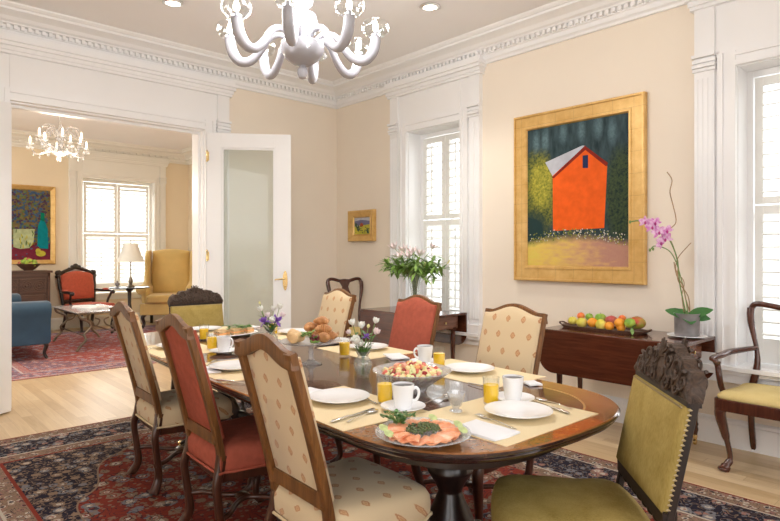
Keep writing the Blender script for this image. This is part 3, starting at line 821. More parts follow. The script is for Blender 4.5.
# ------------------------------------------------------------------ splat-back wooden chairs
def splat_chair(name, label, loc, rz, W, D, zt, arms, seat_m):
    t = thing(name, label, 'armchair' if arms else 'chair', loc, rz)
    bx = lambda z: -D/2-.02-.10*max(0, (z-.44)/.55)+.02*math.sin(max(0, z-.44)*6)
    hb = W*.39; ht = W*.36
    mb = MB()
    for s in (-1, 1):
        yy = lambda z: s*(hb-.03*math.sin((z-.44)/(zt-.44)*PI*1.6)*1.0)
        path = [(bx(z), yy(z), z) for z in [.40+(zt-.03-.40)*k/14 for k in range(15)]]
        mb.sweep(path, rsec(.034, .034, .4), (1, 0, 0), [1+.25*math.sin(k*.6) for k in range(15)])
    # yoke top rail
    path = interp([(bx(zt), -yy(zt-.03)*s if False else -abs(yy(zt-.03)), zt-.06), (bx(zt), -abs(yy(zt-.03))+.012, zt-.012), (bx(zt), -abs(yy(zt-.03))+.06, zt), (bx(zt), -.06, zt-.022), (bx(zt), 0, zt-.018), (bx(zt), .06, zt-.022), (bx(zt), abs(yy(zt-.03))-.06, zt), (bx(zt), abs(yy(zt-.03))-.012, zt-.012), (bx(zt), abs(yy(zt-.03)), zt-.06)], 5)
    mb.sweep(path, rsec(.03, .036, .4), (1, 0, 0))
    mb.box(-D/2-.035, -D/2+.0, -hb, hb, .41, .46)
    obj('back_frame', mb, MT['mahog_z'], t, smooth=50)
    mb = MB(); pr_ = [(0, .05), (.08, .045), (.18, .03), (.3, .028), (.45, .05), (.58, .075), (.7, .07), (.8, .045), (.88, .038), (.95, .06), (1, .08)]
    R = []
    for q, w in pr_:
        z = .45+(zt-.02-.45)*q; R.append([(bx(z)-.007, -w, z), (bx(z)+.007, -w, z), (bx(z)+.007, w, z), (bx(z)-.007, w, z)])
    mb.rings(R); obj('splat', mb, MT['mahog_z'], t, smooth=60)
    a, b = D/2, W/2
    ol = [tuple(q[:2]) for q in interp([(-a, -b*.78, 0), (-a, b*.78, 0), (-a*.2, b*.9, 0), (a*.7, b, 0), (a*.98, b*.85, 0), (a, 0, 0), (a*.98, -b*.85, 0), (a*.7, -b, 0), (-a*.2, -b*.9, 0)], 5, True)]
    mb = MB(); mb.pad(ol, [(1, .375), (1, .44), (.97, .445)], lambda p, q, h: (p, q, h)); obj('seat_rail', mb, MT['mahog_z'], t, smooth=40)
    mb = MB(); mb.pad(ol, [(.93, .44), (.955, .45), (.95, .465), (.9, .478), (.7, .49), (.4, .496), (.02, .498)], lambda p, q, h: (p, q, h)); obj('seat', mb, seat_m, t, smooth=60)
    for s in (-1, 1):
        mb = MB(); path = interp([(a-.06, s*(b-.06), .42), (a-.035, s*(b-.035), .36), (a-.05, s*(b-.05), .26), (a-.075, s*(b-.07), .14), (a-.08, s*(b-.075), .07), (a-.06, s*(b-.06), .03), (a-.05, s*(b-.05), 0)], 5)
        sc = []
        for i in range(len(path)):
            z = path[i].z; sc.append(1.5 if z > .36 else 1.0+.5*max(0, (z-.2)/.16) if z > .2 else (.72 if z > .06 else 1.35 if z < .03 else 1.0))
        mb.sweep(path, rsec(.04, .04, .5), (1, 0, 0), sc); mb.ell((a-.05, s*(b-.05), .016), (.038, .034, .016)); obj('leg', mb, MT['mahog_z'], t, smooth=60)
        mb = MB(); path = interp([(-a+.0, s*b*.76, .41), (-a+.0, s*b*.77, .25), (-a-.04, s*b*.78, .1), (-a-.09, s*b*.79, 0)], 5)
        mb.sweep(path, rsec(.036, .034, .4), (1, 0, 0)); obj('leg', mb, MT['mahog_z'], t, smooth=60)
        if arms:
            mb = MB(); path = interp([(bx(.70), s*(hb-.02), .70), (-.10, s*(b+.005), .685), (.03, s*(b+.02), .675), (a*.62, s*(b+.03), .67), (a*.80, s*(b+.0), .662), (a*.86, s*(b-.03), .655)], 5)
            mb.sweep(path, rsec(.034, .026, .45), (0, 1, 0), [1+.3*math.sin(i*.22) for i in range(len(path))])
            path = interp([(a*.2, s*b*.93, .42), (a*.42, s*b*.97, .48), (a*.50, s*b*1.0, .56), (a*.42, s*(b+.015), .62), (a*.55, s*(b+.025), .665)], 5)
            mb.sweep(path, rsec(.032, .028, .45), (0, 1, 0)); obj('arm', mb, MT['mahog_z'], t, smooth=60)
    return t
splat_chair('splat_back_armchair', 'dark wooden armchair with yellow seat and shepherd-crook arms beside the window', (4.10, .985, 0), PI, .62, .50, .985, True, MT['seat_cream'])
splat_chair('splat_back_chair', 'dark wooden open splat-back chair in the corner behind a cream dining chair', (4.12, 5.05, 0), -PI/2-.28, .46, .42, 1.03, False, MT['seat_cream'])

# ------------------------------------------------------------------ paintings
def dab(mb, T, a, z, ra, rz, lay, mi, n=7, rot=0):
    mb.mi = mi; I = []
    for k in range(n):
        t = 2*PI*k/n; p, q = ra*math.cos(t), rz*math.sin(t)
        I.append(mb.P((a+p*math.cos(rot)-q*math.sin(rot), lay, z+p*math.sin(rot)+q*math.cos(rot))))
    mb.F(I)
def frame_mesh(T, a0, a1, z0, z1, w, steps):
    """mitred frame: rings swept around the rectangle"""
    mb = MB(T); R = []
    for ins, o in steps:
        R.append([(a0+ins, o, z0+ins), (a1-ins, o, z0+ins), (a1-ins, o, z1-ins), (a0+ins, o, z1-ins)])
    mb.rings(R, True, False, False); return mb
def poly(mb, pts, lay, mi):
    mb.mi = mi; mb.F([mb.P((p[0], lay, p[1])) for p in pts])

def pc(name, c, r=.6, var=.2): return plain(name, c, r, var=var, scale=14, Specular_IOR_Level=.12)
Y1, Y2, Z1, Z2 = 1.945, 3.130, 1.085, 2.548
t = thing('framed_painting', 'large gold-framed painting of an orange barn above the side table', 'painting', (XR, (Y1+Y2)/2, Z1))
TP = lambda a, o, z: Vector((-o, a-(Y1+Y2)/2, z-Z1))
fw = .135
mb = frame_mesh(TP, Y1, Y2, Z1, Z2, fw, [(0, .002), (0, .05), (.006, .058), (.02, .058), (.022, .045), (fw-.03, .040), (fw-.026, .048), (fw-.01, .048), (fw, .030)])
obj('picture_frame', mb, MT['leafgold'], t, smooth=20)
def pt(u, v):
    q = onx(u, v, XR-.03); return (q.y, q.z)
mb = MB(TP); cy0, cy1, cz0, cz1 = Y1+fw-.004, Y2-fw+.004, Z1+fw-.004, Z2-fw+.004
mb.box(cy0, cy1, .004, .026, cz0, cz1)
def lc(u, v): q = pt(u, v); return (q[0]-(Y1+Y2)/2, q[1]-Z1)
n = NT('painted_landscape'); o = n.xyz(); py_, pz_ = o[1], o[2]
wob = n.M('MULTIPLY', n.M('SUBTRACT', n.noise(n.co(), 14, 4, .65), .5), .16); fine = n.noise(n.co(), 55, 3, .6)
def blob(u, v, ra, rz_, soft=.25):
    c = lc(u, v); dx = n.M('DIVIDE', n.M('SUBTRACT', py_, c[0]), ra); dz = n.M('DIVIDE', n.M('SUBTRACT', pz_, c[1]), rz_)
    d = n.M('ADD', n.M('SQRT', n.M('ADD', n.M('MULTIPLY', dx, dx), n.M('MULTIPLY', dz, dz))), n.M('MULTIPLY', wob, 3.0))
    x = n.n('ShaderNodeMapRange'); n.put(d, x.inputs[0]); x.inputs[1].default_value = 1+soft/2; x.inputs[2].default_value = 1-soft/2; return x.outputs[0]
cc = n.ramp(n.noise(n.mapv((1, 10, 3)), 2.2, 5, .6), [(.3, (.018, .035, .040)), (.6, (.045, .075, .085)), (.8, (.07, .11, .12))])
for bu, bv in ((536, 143), (545, 140), (563, 132), (581, 129), (598, 126), (612, 131)):
    cc = n.mix(n.M('MULTIPLY', blob(bu, bv, .03, .085, 1.2), n.M('MULTIPLY', fine, .8)), cc, (.20, .32, .36))
cc = n.mix(blob(621, 195, .13, .36, .4), cc, n.ramp(fine, [(.35, (.014, .030, .026)), (.65, (.06, .085, .035))]))
cc = n.mix(blob(536, 196, .20, .38, .3), cc, n.ramp(fine, [(.35, (.035, .06, .03)), (.65, (.20, .20, .035))]))
cc = n.mix(blob(541, 184, .11, .20, .5), cc, n.ramp(fine, [(.35, (.16, .18, .025)), (.7, (.50, .44, .07))]))
cc = n.mix(blob(531, 232, .16, .17, .6), cc, (.02, .045, .045))
hz = lc(580, 236)[1]; hl = lc(527, 246)[1]
edge_z = n.M('ADD', hz, n.M('ADD', n.M('MULTIPLY', wob, .35), n.M('MULTIPLY', n.M('MULTIPLY', py_, py_), -.25)))
x = n.n('ShaderNodeMapRange'); n.put(n.M('SUBTRACT', edge_z, pz_), x.inputs[0]); x.inputs[1].default_value = -.02; x.inputs[2].default_value = .05
mead = n.ramp(n.M('ADD', n.M('MULTIPLY', n.noise(n.mapv((1, 3, 9)), 3, 4), .5), n.M('MULTIPLY', n.M('ADD', py_, .5), .5)), [(.36, (.44, .20, .17)), (.48, (.60, .34, .15)), (.64, (.72, .50, .10)), (.8, (.70, .56, .09))])
mead = n.mix(n.M('MULTIPLY', fine, .25), mead, (.72, .60, .30))
cc = n.mix(x.outputs[0], cc, mead)
CANVAS = n.fin(cc, .6, 0, Specular_IOR_Level=.12)
L = .0264
def lay():
    global L
    L += .00003; return L
bmats = [pc('paint_dark_teal', (.025, .055, .065)), pc('paint_blue_haze', (.10, .20, .24)), pc('paint_orange_barn', (.78, .115, .014), var=.1), pc('paint_grey_roof', (.50, .52, .58), var=.1), pc('paint_dark_red', (.22, .02, .012)),
         pc('paint_olive', (.20, .22, .035)), pc('paint_yellow_meadow', (.60, .42, .07)), pc('paint_mauve_meadow', (.40, .20, .17)), pc('paint_white_dab', (.55, .52, .45)), pc('paint_leaf_yellow', (.38, .36, .05)),
         pc('paint_night_green', (.012, .03, .028)), pc('paint_ochre', (.50, .28, .07)), pc('paint_navy_dab', (.02, .03, .09))]
def inC(a, z, r=0.0): return cy0+r < a < cy1-r and cz0+r < z < cz1-r
def dabs(n, fa, fz, ra, rz, mis, rot=0, cond=None):
    k = 0
    while k < n:
        a, z = rnd.uniform(*fa), rnd.uniform(*fz)
        if not inC(a, z, max(ra, rz)*1.1) or (cond and not cond(a, z)): k += .2; continue
        s = rnd.uniform(.6, 1.1); dab(mb, None, a, z, ra*s, rz*s, lay(), rnd.choice(mis), 6, rnd.uniform(-.4, .4)+rot); k += 1
zt_ = pt(580, 233)[1]
# barn
poly(mb, [pt(552.4, 175.7), pt(552.8, 231), pt(604, 228), pt(607, 166), pt(585, 146)], lay(), 2)
poly(mb, [pt(545, 162.5), pt(552.2, 176), pt(585, 145.5), pt(582, 145.5)], lay(), 3)
poly(mb, [pt(551.5, 177.5), pt(553.5, 178.3), pt(585.5, 149.5), pt(585, 145.2)], lay(), 4)
poly(mb, [pt(584, 145.2), pt(585, 149.8), pt(606, 166.5), pt(608, 163)], lay(), 4)
poly(mb, [pt(582.4, 155.5), pt(582.4, 168), pt(587.8, 168), pt(587.8, 154.8)], lay(), 12)
for u in range(530, 627, 2):
    a, z = pt(u, 239-6*math.sin((u-530)/97*PI)); dabs(5, (a-.02, a+.02), (z-.05, z+.04), .006, .007, [5, 8, 9, 8 if u > 575 else 5])
obj('canvas', mb, [CANVAS]+bmats[1:], t, smooth=0)

# small landscape by the corner
q1, q2 = onx(351, 210.5, XR-.03), onx(377, 239, XR-.03)
a0, a1, z0, z1 = 5.07, 5.53, 1.47, 1.835
t = thing('framed_painting', 'small gold-framed landscape painting near the corner', 'painting', (XR, (a0+a1)/2, z0))
TP2 = lambda a, o, z: Vector((-o, a-(5.07+5.53)/2, z-1.47))
obj('picture_frame', frame_mesh(TP2, a0, a1, z0, z1, .085, [(0, .002), (0, .055), (.008, .06), (.02, .055), (.07, .03), (.075, .036), (.085, .02)]), MT['leafgold'], t, smooth=20)
mb = MB(TP2); mb.box(a0+.08, a1-.08, .002, .018, z0+.08, z1-.08); L = .0185
m2 = [pc('paint_sky_lilac', (.50, .50, .56)), pc('paint_hills_violet', (.17, .17, .28)), pc('paint_field_yellow', (.56, .50, .07)), pc('paint_tree_dark', (.06, .10, .06)), pc('paint_roof_red', (.42, .10, .05))]
zb = z0+.085; w = a1-a0-.17
poly(mb, [(a0+.085, zb+.11), (a1-.085, zb+.10), (a1-.085, zb+.155), (a1-.2, zb+.17), (a0+.16, zb+.16), (a0+.085, zb+.15)], lay(), 1)
poly(mb, [(a0+.085, zb), (a1-.085, zb), (a1-.085, zb+.09), (a0+.085, zb+.115)], lay(), 2)
for k in range(50): dab(mb, None, rnd.uniform(a0+.11, a1-.11), zb+rnd.uniform(.01, .09), .014, .005, lay(), rnd.choice([2, 2, 3]), 6)
for ca, cz, r in ((a0+.13, zb+.04, .028), (a1-.16, zb+.07, .03), (a1-.115, zb+.10, .025)):
    for k in range(12): dab(mb, None, ca+rnd.uniform(-r, r)*.7, cz+rnd.uniform(-r, r), .01, .012, lay(), 3, 6)
poly(mb, [(a1-.25, zb+.09), (a1-.19, zb+.09), (a1-.19, zb+.12), (a1-.22, zb+.135), (a1-.25, zb+.12)], lay(), 4)
obj('canvas', mb, m2, t, smooth=0)

# living room still life
a0, a1 = 1.35, ony(55.5, 200, YF-.04).x; z0, z1 = ony(55, 264, YF-.04).z, ony(55, 187, YF-.04).z
t = thing('framed_painting', 'gold-framed still life with a blue bottle on the living room wall', 'painting', ((a0+a1)/2, YF, z0))
_ac = (a0+a1)/2
TP3 = lambda a, o, z, c=_ac, zz=z0: Vector((a-c, -o, z-zz))
obj('picture_frame', frame_mesh(TP3, a0, a1, z0, z1, .075, [(0, .002), (0, .05), (.01, .06), (.03, .05), (.065, .03), (.075, .02)]), MT['leafgold'], t, smooth=20)
mb = MB(TP3); c0, c1, d0, d1 = a0+.07, a1-.07, z0+.07, z1-.07; mb.box(c0, c1, .002, .018, d0, d1); L = .0185
m3 = [pc('paint_umber', (.20, .15, .06)), pc('paint_wine', (.20, .025, .05)), pc('paint_teal_bottle', (.0, .20, .24), var=.1), pc('paint_pale_green', (.42, .48, .27), var=.2), pc('paint_pear', (.50, .44, .05)), pc('paint_green_dab', (.13, .19, .07)), pc('paint_blue_dab', (.06, .11, .20)), pc('paint_violet_dab', (.09, .05, .09)), pc('paint_bottle_neck', (.0, .17, .10))]
def p3(u, v): q = ony(u, v, YF-.03); return (q.x, q.z)
cy0, cy1, cz0, cz1 = c0, c1, d0, d1
zt = p3(30, 243)[1]
poly(mb, [(c0+.002, d0+.002), (c1-.002, d0+.002), (c1-.002, zt), (c0+.002, zt)], lay(), 1)
dabs(900, (c0, c1), (zt-.02, d1), .026, .022, [0, 5, 6, 7, 5, 6, 7])
dabs(260, (c0, c1), (zt+.35, d1), .022, .022, [6, 7, 7, 6, 0])
dabs(60, (c0, c1), (d0, zt), .02, .014, [1, 7, 1, 6])
b = [p3(13, 229), p3(34.5, 229), p3(33, 243), p3(29, 248), p3(20, 249), p3(13, 247)]; poly(mb, b, lay(), 3)
dabs(40, (p3(13, 0)[0], p3(33, 0)[0]), (p3(13, 247)[1], p3(13, 231)[1]), .01, .04, [3, 3, 5, 4])
b = [p3(37, 245.5), p3(37.5, 226), p3(40, 220), p3(40.5, 212.5), p3(44, 213), p3(44.3, 221), p3(47.5, 229), p3(48, 249), p3(40, 248.5)]; poly(mb, b, lay(), 2)
b = [p3(40, 220), p3(40.5, 212.5), p3(44, 213), p3(44.3, 222)]; poly(mb, b, lay(), 8)
pcx = p3(40.5, 253)
dab(mb, None, pcx[0], pcx[1]-.01, .075, .05, lay(), 4, 14); dab(mb, None, pcx[0]-.04, pcx[1]+.035, .04, .045, lay(), 4, 12)
obj('canvas', mb, m3, t, smooth=0)

# ------------------------------------------------------------------ chandeliers and downlights
CHX, CHY = 1.77, 2.62
t = thing('milk_glass_chandelier', 'white glass chandelier with curved arms and clear cups above the dining table', 'chandelier', (CHX, CHY, 2.235)); t.scale = (.95, .95, .95)
z0 = 2.2
mb = MB(); mb.lathe([(.004, .022), (.022, .03), (.030, .055), (.028, .075), (.016, .095), (.018, .10), (.05, .105), (.095, .135), (.118, .175), (.123, .205), (.12, .222), (.06, .235), (.0, .24)], (0, 0, 0), 32, True, True)
obj('bowl', mb, MT['milk'], t)
mb = MB(); mb.lathe([(.02, .23), (.035, .25), (.075, .29), (.088, .335), (.075, .385), (.035, .41), (.03, .415), (.055, .44), (.062, .475), (.05, .51), (.025, .53), (.02, .55), (.035, .58), (.04, .61), (.02, .65), (.012, .67), (.012, 1.10), (.06, 1.11), (.065, 1.13), (.05, 1.16)], (0, 0, 0), 28, True, True)
obj('column', mb, MT['milk'], t)
a_cam = math.atan2(-CHY, -CHX)
for k in range(8):
    a = a_cam-math.radians(10)+k*PI/4; c, s = math.cos(a), math.sin(a)
    pr_ = [(.06, .225), (.10, .262), (.15, .272), (.20, .245), (.245, .175), (.30, .125), (.355, .125), (.395, .17), (.41, .225), (.412, .255)]
    path = interp([(r*c, r*s, z) for r, z in pr_], 4); nn = len(path)
    mb = MB(); mb.tube(path, [.012+.018*min(1, i/nn*1.35) for i in range(nn)], 12)
    arm = obj('arm', mb, MT['milk'], t, smooth=60)
    mb = MB(); prof = [(.012, .252), (.05, .262), (.072, .285), (.078, .31), (.07, .335), (.066, .337), (.073, .311), (.068, .288), (.048, .267), (.012, .257)]
    mb.lathe(prof, (.412*c, .412*s, 0), 24); obj('glass_cup', mb, MT['glass'], arm)
    mb = MB(); mb.lathe([(.012, .255), (.013, .275), (.013, .285)], (.412*c, .412*s, 0), 12, True, True); obj('candle', mb, MT['milk'], arm)
    mb = MB(); mb.lathe([(.008, .285), (.016, .30), (.017, .315), (.010, .335), (.003, .352), (.0, .36)], (.412*c, .412*s, 0), 12, True, True); obj('bulb', mb, MT['flame'], arm)
    # glass drop between arms
    b = a+PI/8
    if k % 2 == 0:
        mb = MB(); mb.ell((.13*math.cos(b), .13*math.sin(b), .165), (.012, .012, .014)); mb.tube([(.12*math.cos(b), .12*math.sin(b), .21), (.13*math.cos(b), .13*math.sin(b), .18)], .0015, 5)
        obj('crystal_drop', mb, MT['cut_glass'], t)

LCX, LCY = 1.87, 8.05
t = thing('crystal_chandelier', 'small sparkling crystal chandelier hanging in the living room', 'chandelier', (LCX, LCY, 2.46)); t.scale = (.95, .95, 1.15)
mb = MB(); mb.lathe([(.0, 0), (.016, .01), (.02, .03), (.01, .05), (.045, .06), (.09, .085), (.1, .10), (.03, .11), (.02, .13), (.05, .16), (.055, .19), (.02, .23), (.018, .30), (.04, .33), (.02, .37), (.008, .42), (.006, .94)], (0, 0, 0), 18, True, True)
obj('column', mb, MT['cut_glass'], t)
mb = MB(); mb.lathe([(.03, .09), (.06, .095), (.065, .10), (.03, .105)], (0, 0, 0), 16, True, True); mb.lathe([(.012, .32), (.014, .33), (.012, .42)], (0, 0, 0), 10, True, True); obj('metal_plate', mb, MT['steel'], t)
for k in range(10):
    a = 2*PI*k/10+.2; c, s = math.cos(a), math.sin(a); R_ = .34 if k % 2 == 0 else .25; zz = .0 if k % 2 == 0 else .07
    path = interp([(.04*c, .04*s, .12), (.14*c, .14*s, .10+zz), (R_*.8*c, R_*.8*s, .07+zz), (R_*c, R_*s, .16+zz)], 6)
    mb = MB(); mb.tube(path, .008, 6)
    mb.lathe([(.005, .16+zz), (.035, .17+zz), (.04, .18+zz), (.01, .185+zz)], (R_*c, R_*s, 0), 12)
    for j in range(7):
        b = j*2*PI/7; mb.ell((R_*c+.036*math.cos(b), R_*s+.036*math.sin(b), .135+zz), (.008, .008, .018), nu=6, nv=4)
    for j in range(3):
        q = path[6+4*j]; mb.ell((q.x, q.y, q.z-.03), (.009, .009, .02), nu=6, nv=4)
    mb.tube(interp([(.03*c, .03*s, .22), (.10*c, .10*s, .34+.02*(k % 2)), (.2*c, .2*s, .36), (.24*c, .24*s, .30)], 5), .006, 5)
    for j in range(4): mb.ell(((.12+.04*j)*c, (.12+.04*j)*s, .31-.015*j), (.008, .008, .018), nu=6, nv=4)
    arm = obj('arm', mb, MT['cut_glass'], t)
    mb = MB(); mb.lathe([(.010, .185+zz), (.012, .2+zz), (.012, .23+zz), (.006, .25+zz), (.0, .26+zz)], (R_*c, R_*s, 0), 8, True, True); obj('bulb', mb, MT['flame_far'], arm)
for (u, v), nm in (((430, 6), 'recessed round downlight in the ceiling above the painting wall'), ((173, 2), 'recessed round downlight in the ceiling above the doorway side')):
    p = onz(u, v, ZC)
    t = thing('recessed_downlight', nm, 'ceiling light', (p.x, p.y, ZC-.02), 0, 'recessed ceiling downlights')
    mb = MB(); mb.lathe([(.085, .018), (.085, .010), (.062, .004), (.058, .019)], (0, 0, 0), 28); obj('trim_ring', mb, MT['steel'], t)
    mb = MB(); mb.lathe([(.058, .008), (.05, .016), (.03, .019), (.0, .019)], (0, 0, 0), 20, False, True); obj('lens', mb, MT['lamp_glow'], t)

# ------------------------------------------------------------------ tableware
def mk_plate():
    mb = MB(); mb.lathe([(r_*.88, z_*.9) for r_, z_ in [(.0, .0), (.06, .0), (.065, .003), (.09, .010), (.128, .021), (.134, .0235), (.133, .0255), (.128, .025), (.09, .0165), (.07, .0125), (.0, .0115)]], (0, 0, 0), 40, True, True)
    return tag(obj('dinner_plate', mb, MT['china'], smooth=50), '', 'plate')
plate = once(mk_plate)
def mk_cup():
    t = thing('coffee_cup', '', 'cup'); t.scale = (.95, .95, 1.18)
    mb = MB(); mb.lathe([(.0, .004), (.024, .003), (.025, .0), (.03, .0), (.034, .012), (.038, .035), (.041, .06), (.043, .074), (.0415, .075), (.039, .06), (.035, .03), (.028, .012), (.0, .01)], (0, 0, 0), 32)
    obj('bowl', mb, MT['china'], t, smooth=50)
    mb = MB(); mb.tube(interp([(.038, 0, .060), (.050, 0, .064), (.060, 0, .054), (.058, 0, .038), (.048, 0, .026), (.035, 0, .024)], 5), .005, 8, (0, 1, 0)); obj('handle', mb, MT['china'], t)
    mb = MB(); mb.lathe([(.0402, .069), (.0, .0695)], (0, 0, 0), 24, False, True); obj('coffee', mb, MT['coffee'], t)
    return t
cup = once(mk_cup)
def mk_saucer():
    mb = MB(); mb.lathe([(.0, .0), (.04, .0), (.043, .003), (.07, .012), (.082, .017), (.081, .019), (.068, .0145), (.04, .007), (.03, .0055), (.0, .0055)], (0, 0, 0), 36, True, True)
    return tag(obj('saucer', mb, MT['china'], smooth=50), '', 'saucer')
saucer = once(mk_saucer)
def mk_juice():
    t = thing('juice_glass', '', 'glass'); t.scale = (1.0, 1.0, 1.08)
    mb = MB(); mb.lathe([(.0, .0), (.026, .0), (.028, .004), (.0315, .095), (.0308, .0955), (.0298, .070)], (0, 0, 0), 28); obj('tumbler', mb, MT['glass'], t, smooth=50)
    mb = MB(); mb.lathe([(.0, .007), (.0268, .008), (.0292, .068), (.0, .0685)], (0, 0, 0), 28); obj('juice', mb, MT['juice'], t, smooth=50)
    return t
juice = once(mk_juice)
def mk_fork():
    mb = MB()
    mb.sweep(interp([(-.10, 0, .004), (-.06, 0, .006), (0, 0, .007), (.045, 0, .004), (.06, 0, .004)], 4), rsec(.0025, .009, .4), (0, 0, 1), [(1, 1.2-.6*math.sin(PI*min(1, i/14))) for i in range(17)])
    mb.box(.055, .072, -.011, .011, .003, .0055)
    for k in range(4): mb.box(.07, .105, -.011+.0062*k, -.011+.0062*k+.0034, .003, .0055)
    return tag(obj('fork', mb, MT['steel'], smooth=40, bevel=.0006), '', 'fork')
def mk_knife():
    mb = MB(); mb.sweep([(-.115, 0, .005), (-.10, 0, .006), (-.03, 0, .006), (-.01, 0, .005)], rsec(.006, .013, .5), (0, 0, 1), [.8, 1.1, .9, .6])
    mb.prism([(-.015, -.006), (.09, -.009), (.108, -.004), (.115, .006), (-.015, .006)], lambda a, b, o: (a, b, o), .0035, .0055)
    return tag(obj('knife', mb, MT['steel'], smooth=40, bevel=.0005), '', 'knife')
def mk_spoon():
    mb = MB(); mb.sweep(interp([(-.09, 0, .004), (-.05, 0, .006), (0, 0, .007), (.045, 0, .004)], 4), rsec(.0025, .008, .4), (0, 0, 1), [(1, 1.2-.6*math.sin(PI*min(1, i/12))) for i in range(13)])
    mb.ell((.066, 0, .006), (.027, .016, .004))
    return tag(obj('spoon', mb, MT['steel'], smooth=60), '', 'spoon')
fork, knife, spoon = once(mk_fork), once(mk_knife), once(mk_spoon)
def placemat(c, ang, w, d, label):
    mb = MB(); mb.box(-w/2, w/2, -d/2, d/2, 0, .002); o = obj('placemat', mb, MT['placemat'], smooth=0)
    o.location = (c[0], c[1], TZ); o.rotation_euler = (0, 0, ang-.05); return tag(o, label, 'placemat', 'straw placemats on the dining table')
def napkin(c, ang, w, d, label, z=TZ+.003):
    mb = MB(); N = 8; R = []
    for zi, (sc, h) in enumerate(((1, 0), (1.0, .002), (.985, .0028), (1.0, .0034), (.99, .006), (.96, .007))):
        R.append([(sc*x*w/2, sc*y*d/2, h+.0012*math.sin(x*5+y*3+zi)) for x, y in [(-1, -1), (-.3, -1.01), (.4, -.99), (1, -1), (1.01, 0), (1, 1), (.3, 1.0), (-.4, .99), (-1, 1), (-.99, 0)]])
    mb.rings(R); o = obj('napkin', mb, MT['napkin'], smooth=60); o.location = (c[0], c[1], z); o.rotation_euler = (0, 0, ang); return tag(o, label, 'napkin', 'folded white napkins on the table')
Z2_ = TZ+.0022
def at(u, v, z=TZ+.0025): q = onz(u, v, z); return (q.x, q.y, z)
GP, GC, GJ, GF, GK, GSp, GS = ('white dinner plates on the table', 'white coffee cups', 'glasses of orange juice', 'forks on the table', 'knives on the table', 'spoons on the table', 'white saucers under the cups')
# near end setting
e0, e1, e2, e3 = Vector(at(432, 418)), Vector(at(503, 387)), Vector(at(592, 413)), Vector(at(508, 448))
def pm_quad(pts, label):
    c = sum(pts, Vector())/4; mb = MB(); mb.prism([(p.x-c.x, p.y-c.y) for p in pts], lambda a, b, o: (a, b, o), 0, .002)
    o = obj('placemat', mb, MT['placemat'], smooth=0); o.location = (c.x, c.y, TZ); return tag(o, label, 'placemat', 'straw placemats on the dining table')
placemat((1.675, 1.235), math.radians(2), .53, .42, 'straw placemat at the table end beside the salmon platter')
plate((1.71, 1.20, Z2_), 0, 'white dinner plate at the table end next to the folded napkin', GP)
fork(at(450, 409, Z2_), 0, 'x', GF)
def setxy(o, a, b, z, L_=None):
    """turn a piece of cutlery so that it runs from point a to b"""
    a, b = Vector(a), Vector(b); m_ = (a+b)/2; o.location = (m_.x, m_.y, z); o.rotation_euler = (0, 0, math.atan2(b.y-a.y, b.x-a.x)); return o
firstfork = [o for o in bpy.data.objects if o.get('category') == 'fork'][0]
ff = setxy(firstfork, at(523, 433.5), at(472, 413), Z2_); ff['label'] = 'silver fork between the folded napkin and the plate at the table end'
k_ = setxy(knife((0, 0, 0), 0, 'silver knife beyond the plate at the table end, beside the cup', GK), at(565, 413), at(530, 401), Z2_)
s_ = setxy(spoon((0, 0, 0), 0, 'silver spoon beside the knife at the table end', GSp), at(572, 410), at(537, 399), Z2_)
_a, _b = Vector(at(466, 428)), Vector(at(506, 440)); napkin(at(485, 431), math.atan2(_b.y-_a.y, _b.x-_a.x), .18, .125, 'folded white napkin beside the salmon platter at the table end')
# large left setting (in front of big cream chair)
g1 = [Vector(at(341.8, 386.4)), Vector(at(394.5, 417.3)), Vector(at(348.2, 432.7))]
placemat((1.345, 1.72), math.radians(90), .52, .37, 'straw placemat before the large cream chair seen from behind')
plate((1.37, 1.78, Z2_), 0, 'white dinner plate before the large cream chair seen from behind', GP)
napkin((1.36, 1.95), math.radians(100), .13, .11, 'white napkin tucked beyond the plate of the large cream chair')
setxy(knife((0, 0, 0), 0, 'silver knife on the straw placemat of the large cream chair', GK), at(338, 421), at(369, 411), Z2_)
setxy(spoon((0, 0, 0), 0, 'silver spoon on the straw placemat of the large cream chair', GSp), at(345, 424), at(378, 410), Z2_)
setxy(fork((0, 0, 0), 0, 'silver fork beyond the plate, pointing to the juice glass', GF), at(380, 406), at(349, 393), Z2_)
sc1 = at(403, 410); saucer(sc1, 0, 'white saucer beside the salmon platter', GS)
cup((sc1[0], sc1[1], TZ+.0085), math.radians(-45), 'white coffee cup beside the salmon platter', GC)
juice(at(385, 403), 0, 'glass of orange juice next to the cup by the salmon platter', GJ)
# left middle (red chair)
placemat((1.385, 2.62), math.radians(90), .50, .36, 'straw placemat before the red chair seen from behind')
plate((1.37, 2.62, Z2_), 0, 'white dinner plate before the red chair seen from behind', GP)
napkin(at(205, 371), math.radians(80), .16, .11, 'white napkin beside the red chair seen from behind')
setxy(fork((0, 0, 0), 0, 'silver fork near the red chair seen from behind', GF), at(205, 368), at(215, 361), Z2_)
setxy(knife((0, 0, 0), 0, 'silver knife below the plate before the red chair', GK), at(228, 382), at(246, 384), Z2_)
sc2 = at(224, 353); saucer(sc2, 0, 'white saucer between the red and large cream chairs', GS)
cup((sc2[0], sc2[1], TZ+.0085), math.radians(-60), 'white coffee cup between the red and large cream chairs seen from behind', GC)
juice(at(212, 349.5), 0, 'glass of orange juice beside the cup near the red chair seen from behind', GJ)
